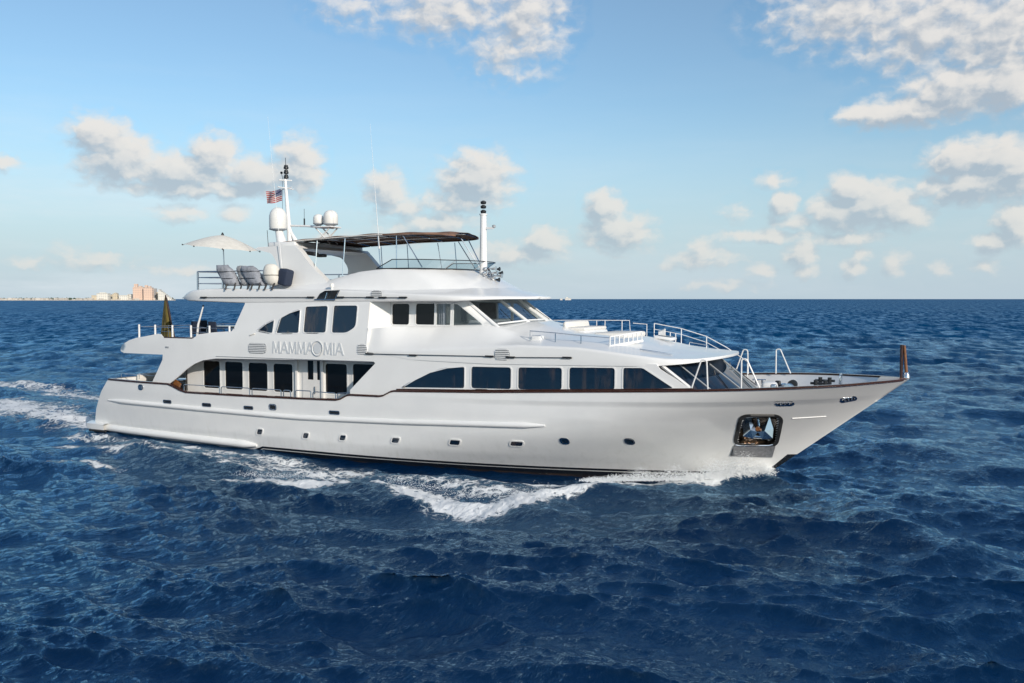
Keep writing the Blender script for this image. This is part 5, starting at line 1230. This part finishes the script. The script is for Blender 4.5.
# varnished jackstaff on the stem head
mb = MB(); mb.tube([(36.08, 0, 3.70), (35.98, 0, 4.86)], [.055, .045], 10); js = mb.build('jackstaff', 'teak', Y)
mb = MB(); mb.tube([(35.90, 0, 3.74), (35.90, 0, 4.88)], [.05, .06], 8); mb.build('jackstaff_sleeve', 'trim', js)
mb = MB(); mb.lathe([(.11, 0), (.11, .08), (.07, .22), (.06, .24)], (36.07, 0, 3.70), 12); mb.build('staff_socket', 'steel', js)
# stern fittings
mb = MB(); mb.box((4.1, -1.6, 2.58), (1.5, .9, .10), bev=.04); mb.tube([(4.1, -1.6, 1.62), (4.1, -1.6, 2.55)], .07, 8); mb.build('aft_table', 'steel', Y)
mb = MB(); mb.box((2.3, 0, 2.1), (.6, 4.6, .42), bev=.1); o = mb.build('aft_sofa', 'wall', Y); soft('seat_cushion', (2.35, 0, 2.36), (.55, 4.5, .14), 'navy', o, bev=.05); soft('back_cushion', (2.08, 0, 2.62), (.18, 4.5, .4), 'cushion', o, bev=.07)
for sd in (SB,): rail([(1.9, sd * 3.05, 2.90), (3.6, sd * 3.2, 2.90), (4.75, sd * 3.3, 2.88)], [((s, sd * (3.05 + (s - 1.9) * .08), 2.68), (s, sd * (3.05 + (s - 1.9) * .08), 2.90)) for s in (1.9, 3.2, 4.6)], .014, 'steel', 'stern_rail')
mb = MB()
for i in range(4): mb.tube([(3.6 + i * .35, -2.4, 1.62), (3.6 + i * .35, -2.4, 2.7)], .03, 6)
mb.tube([(3.5, -2.4, 2.72), (4.9, -2.4, 2.72)], .03, 6); mb.build('stair_rail', 'steel', Y)

# ---------------------------------------------------------------- loose things aboard
def umbrella():
    e = empty('parasol', (5.55, 0.0, 6.84)); e.location = (7.4, -0.2, 6.84)
    e.location = UMB; tag(e, 'open cream parasol shading the aft end of the top deck', 'parasol')
    mb = MB(); mb.tube([(0, 0, 0), (-.12, 0, 2.62)], .03, 8); mb.build('pole', 'steel', e)
    n = 8; rad = 1.75; mb = MB(); rings = []; top = Vector((-.12, 0, 2.60)); hub = top
    for k in range(0, 7):
        q = k / 6; ring = []
        for j in range(n * 4):
            a = 2 * math.pi * j / (n * 4); seg = abs(((j % 4) - 0) / 4.0); sc = 1 - .055 * math.sin(math.pi * (j % 4) / 4) * q
            r = rad * q * sc; z = -.12 * q - .50 * q ** 1.5 + .03 * math.sin(math.pi * (j % 4) / 4) * q
            tilt = -.11
            p = Vector((r * math.cos(a), r * math.sin(a), z)); p = Matrix.Rotation(tilt * -1, 3, 'Y') @ p; ring.append(hub + p)
        rings.append(ring)
    mb.grid(rings[1:], closed=True); mb.add([hub] + rings[1], [(0, i + 1, (i + 1) % (n * 4) + 1) for i in range(n * 4)], True); cv = mb.build('canopy', 'cream_canvas', e)
    for j in range(n):
        mb = MB(); mb.tube([rings[k][j * 4] + Vector((0, 0, -.02)) for k in range(7)], .012, 5); mb.build('rib', 'black', cv)
        mb = MB(); mb.lathe([(.03, -.03), (.03, .03)], tuple(rings[6][j * 4]), 6); mb.build('rib_tip', 'black', cv)
    mb = MB(); mb.lathe([(.07, -.03), (.06, .05), (.02, .12)], tuple(hub), 10); mb.build('finial', 'black', e)
    mb = MB(); mb.lathe([(.35, 0), (.35, .06), (.08, .10)], (0, 0, 0), 16); mb.build('base', 'grille', e)
UMB = (6.45, -0.9, 6.86)
umbrella()
def lounger(name, loc, label, m='grey_canvas', rz=0.0, w=.62, lean=-.42, h=.86):
    """folded sun lounger tied upright under its fitted cover, leaning against the rail"""
    e = empty(name, loc, rz); tag(e, label, 'sun lounger', 'covered sun loungers stowed on the top deck')
    mb = MB(); r = random.Random(int(loc[0] * 100))
    rows = []
    for k in range(11):
        q = k / 10; z = .04 + h * q; ww = w * (.5 + .06 * math.sin(q * 3.1)) * (1 if q < .9 else .8); dd = .26 * (1 - .25 * q) * (1 if 0 < k < 10 else .55); ring = []
        for j in range(16):
            a = 2 * math.pi * j / 16; ca, sa = math.cos(a), math.sin(a); x = ww * abs(ca) ** .6 * (1 if ca > 0 else -1) + .018 * r.uniform(-1, 1); y = dd * abs(sa) ** .7 * (1 if sa > 0 else -1) + .02 * r.uniform(-1, 1)
            ring.append((x + lean * z, y, z + .02 * r.uniform(-1, 1)))
        rows.append(ring)
    mb.grid(rows, closed=True); mb.add(rows[0], [tuple(range(16))], False); mb.add(rows[-1], [tuple(range(16))], True); c = mb.build('cover', m, e, 60)
    for z in (.35, .65):
        mb = MB(); mb.tube([(w * .57 * math.cos(a) + lean * z, .28 * math.sin(a), z) for a in frange(0, 6.283, 17)[:-1]], .012, 5, closed=True); mb.build('strap', 'black', c)
    for x in (-.22, .22):
        mb = MB(); mb.tube([(x, -.18, .16), (x - .03, -.26, -.14)], .035, 6); mb.build('foot', 'rubber', e)
M['pale_cover'] = mat('pale_grey_cover', (.42, .42, .42), .85, bump=.03, bscale=7, vary=.3, vscale=4)
LG = [((9.28, -3.36, 6.98), 'grey covered lounger, aftmost of those stowed on the top deck', 0), ((10.0, -3.22, 6.98), 'small pale grey covered lounger second from aft on the top deck', .1), ((10.72, -3.36, 6.98), 'large grey covered lounger touching the round white bundle', -.05)]
lounger('covered_lounger', *[LG[0][0], LG[0][1]], rz=.12, w=.70, lean=-.62, h=.90); lounger('covered_lounger', *[LG[1][0], LG[1][1]], m='pale_cover', w=.50, lean=-.50, h=.86, rz=-.1); lounger('covered_lounger', *[LG[2][0], LG[2][1]], rz=-.06, w=.80, lean=-.80, h=.84)
def bundle():
    e = empty('life_raft_bundle', (11.42, -3.34, 7.0), 0); tag(e, 'round cream bundle lashed on dark feet beside the radar arch', 'canvas bundle')
    mb = MB(); prof = []
    for k in range(13): a = math.pi * k / 12; prof.append((.40 * math.sin(a) ** .7 if 0 < k < 12 else .02, -.42 * math.cos(a)))
    mb.lathe(prof, (0, 0, .42), 20); 
    mb.v = [(x * (1 + .05 * math.sin(9 * z + 5 * y)) - .12 * z, y * .8, z * 1.12) for x, y, z in mb.v]
    c = mb.build('cover', 'cream_canvas', e)
    mb = MB(); mb.tube([(.42 * math.cos(a) - .05, .33 * math.sin(a), .45) for a in frange(0, 6.283, 21)[:-1]], .012, 5, closed=True); mb.build('strap', 'black', c)
    for x in (-.2, .2): mb = MB(); mb.tube([(x, -.12, .12), (x - .06, -.24, -.18)], .04, 6); mb.build('foot', 'rubber', e)
bundle()
def dark_box():
    e = soft('deck_locker_box', (11.95, -3.15, 7.36), (.5, .5, .7), 'navy', None, 0, .25, .1); tag(e, 'dark blue upright cushion stack behind the round cream bundle', 'cushions')
dark_box()
# national flag at the mast
def flag_mat():
    m = bpy.data.materials.new('striped_flag'); m.use_nodes = True; nt = m.node_tree; b = nt.nodes['Principled BSDF']; b.inputs['Roughness'].default_value = .8
    uv = N(nt, 'ShaderNodeUVMap'); sp = N(nt, 'ShaderNodeSeparateXYZ'); nt.links.new(uv.outputs[0], sp.inputs[0])
    st = mth(nt, 'LESS_THAN', mth(nt, 'FRACT', mth(nt, 'MULTIPLY', sp.outputs[1], 6.5)), .5)
    canton = mth(nt, 'MULTIPLY', mth(nt, 'LESS_THAN', sp.outputs[0], .4), mth(nt, 'GREATER_THAN', sp.outputs[1], .462))
    c = mixc(nt, st, (.62, .58, .56), (.42, .03, .04))
    gx = mth(nt, 'FRACT', mth(nt, 'MULTIPLY', sp.outputs[0], 15)); gy = mth(nt, 'FRACT', mth(nt, 'MULTIPLY', sp.outputs[1], 12))
    star = mth(nt, 'LESS_THAN', mth(nt, 'ADD', mth(nt, 'ABSOLUTE', mth(nt, 'SUBTRACT', gx, .5)), mth(nt, 'ABSOLUTE', mth(nt, 'SUBTRACT', gy, .5))), .33)
    c = mixc(nt, canton, c, mixc(nt, star, (.03, .04, .14), (.6, .6, .62))); nt.links.new(c, b.inputs['Base Color']); return m
def flag():
    e = empty('flag', (9.28, 0.0, 11.0)); tag(e, 'small red white and blue striped flag flying from the mast', 'flag')
    nx, nz = 18, 9; vs = []; fs = []; uvs = []
    for i in range(nx + 1):
        for j in range(nz + 1):
            u, v = i / nx, j / nz; x = -.12 - u * .98; z = v * .56 - .08 * u + .03 * math.sin(u * 7 + 1) ; y = .10 * u * math.sin(u * 8 + v * 1.2)
            vs.append((x, y, z)); uvs.append((u, v))
    for i in range(nx):
        for j in range(nz): a = i * (nz + 1) + j; fs.append((a, a + nz + 1, a + nz + 2, a + 1))
    me = bpy.data.meshes.new('flag_cloth'); me.from_pydata(vs, [], fs); me.polygons.foreach_set('use_smooth', [True] * len(fs)); ul = me.uv_layers.new(name='UVMap')
    for l in me.loops: ul.data[l.index].uv = uvs[l.vertex_index]
    link('flag_cloth', me, flag_mat(), e)
    mb = MB(); mb.tube([(-.10, 0, -.5), (-.08, 0, .95)], .008, 5); mb.build('halyard', 'black', e)
flag()
# ensign hanging furled on the stern staff
def ensign():
    e = empty('furled_flag', (3.1, -1.35, 4.42)); tag(e, 'large limp olive and dark flag hanging from a slanted stern staff', 'flag')
    mb = MB(); mb.tube([(.55, 0, 0), (-.05, 0, 2.2)], .035, 8); mb.build('staff', 'trim', e)
    for nm, m, y0, x0, x1, ph in (('flag_cloth', FM1, -.05, -.30, .12, 0), ('flag_cloth', FM2, .06, -.02, .42, 2), ('flag_cloth', FM3, 0.0, .12, .26, 4)):
        mb = MB(); rows = []
        for k in range(15):
            q = k / 14; z = 2.1 - q * 1.95; row = []
            for j in range(13):
                u = j / 12; x = -.03 + (x0 + (x1 - x0) * u) * (q ** .8) * 1.05; y = y0 + .10 * math.sin(u * 14 + ph + q * 2) * (.2 + q); row.append((x, y, z))
            rows.append(row)
        mb.grid(rows); mb.build(nm, m, e)
FM1 = mat('olive_cloth', (.07, .065, .02), .85, vary=.6, vscale=5); FM2 = mat('dark_green_cloth', (.015, .022, .015), .85, vary=.4, vscale=5); FM3 = mat('yellow_cloth', (.15, .12, .03), .85)
ensign()
# slanted white pole on the upper aft deck
e = empty('white_pole', (7.02, -3.3, 4.7)); tag(e, 'slanted white pole leaning above the upper aft deck bulwark', 'pole')
mb = MB(); mb.tube([(0, 0, 0), (.10, -.02, .6), (.42, -.02, 1.42)], [.05, .045, .03], 8); mb.build('shaft', 'whitetube', e); mb = MB(); mb.lathe([(.04, 0), (.05, .04), (.02, .08)], (.42, -.02, 1.40), 8); mb.build('tip', 'steel', e)
# chairs and table aft
def chair(loc, rz, label):
    e = empty('deck_chair', loc, rz); tag(e, label, 'chair', 'dark chairs round the table on the upper aft deck')
    soft('seat', (0, 0, .44), (.52, .52, .09), 'navy', e, bev=.04); soft('backrest', (-.25, 0, .74), (.08, .50, .52), 'navy', e, 0, -.15, .035)
    for x in (-.22, .22):
        for y in (-.22, .22): mb = MB(); mb.tube([(x, y, 0), (x * .95, y * .95, .42)], .02, 6); mb.build('leg', 'steel', e)
    for y in (-.26, .26): mb = MB(); mb.tube(hoop([(.22, y, .42), (.20, y, .64), (-.26, y, .68)], r=.06), .018, 6); mb.build('armrest', 'steel', e)
def table(loc):
    e = empty('deck_table', loc); tag(e, 'oval dark table between the chairs on the upper aft deck', 'table')
    mb = MB(); mb.lathe([(.01, .70), (.95, .70), (.98, .72), (.95, .75), (.01, .755)], (0, 0, 0), 32); mb.v = [(x * 1.4, y, z) for x, y, z in mb.v]; mb.build('table_top', 'teak', e)
    mb = MB(); mb.lathe([(.3, 0), (.3, .04), (.08, .08), (.07, .7)], (0, 0, 0), 14); mb.build('pedestal', 'steel', e)
table((6.6, -.6, 4.41))
for (x, y, rz), lb in zip([(5.0, -.6, 0), (8.2, -.6, math.pi), (5.9, -2.0, 1.6), (7.0, -2.05, 1.5), (5.9, .9, -1.6), (7.1, .9, -1.5)],
        ['dark blue chair at the aft end of the deck table', 'dark blue chair at the forward end of the deck table', 'dark blue chair nearest the white pole, starboard side aft', 'dark blue chair just forward of the white pole, starboard side', 'dark blue chair beyond the table by the furled flag', 'dark blue chair beyond the table, nearer the cabin']):
    chair((x, y, 4.41), rz, lb)
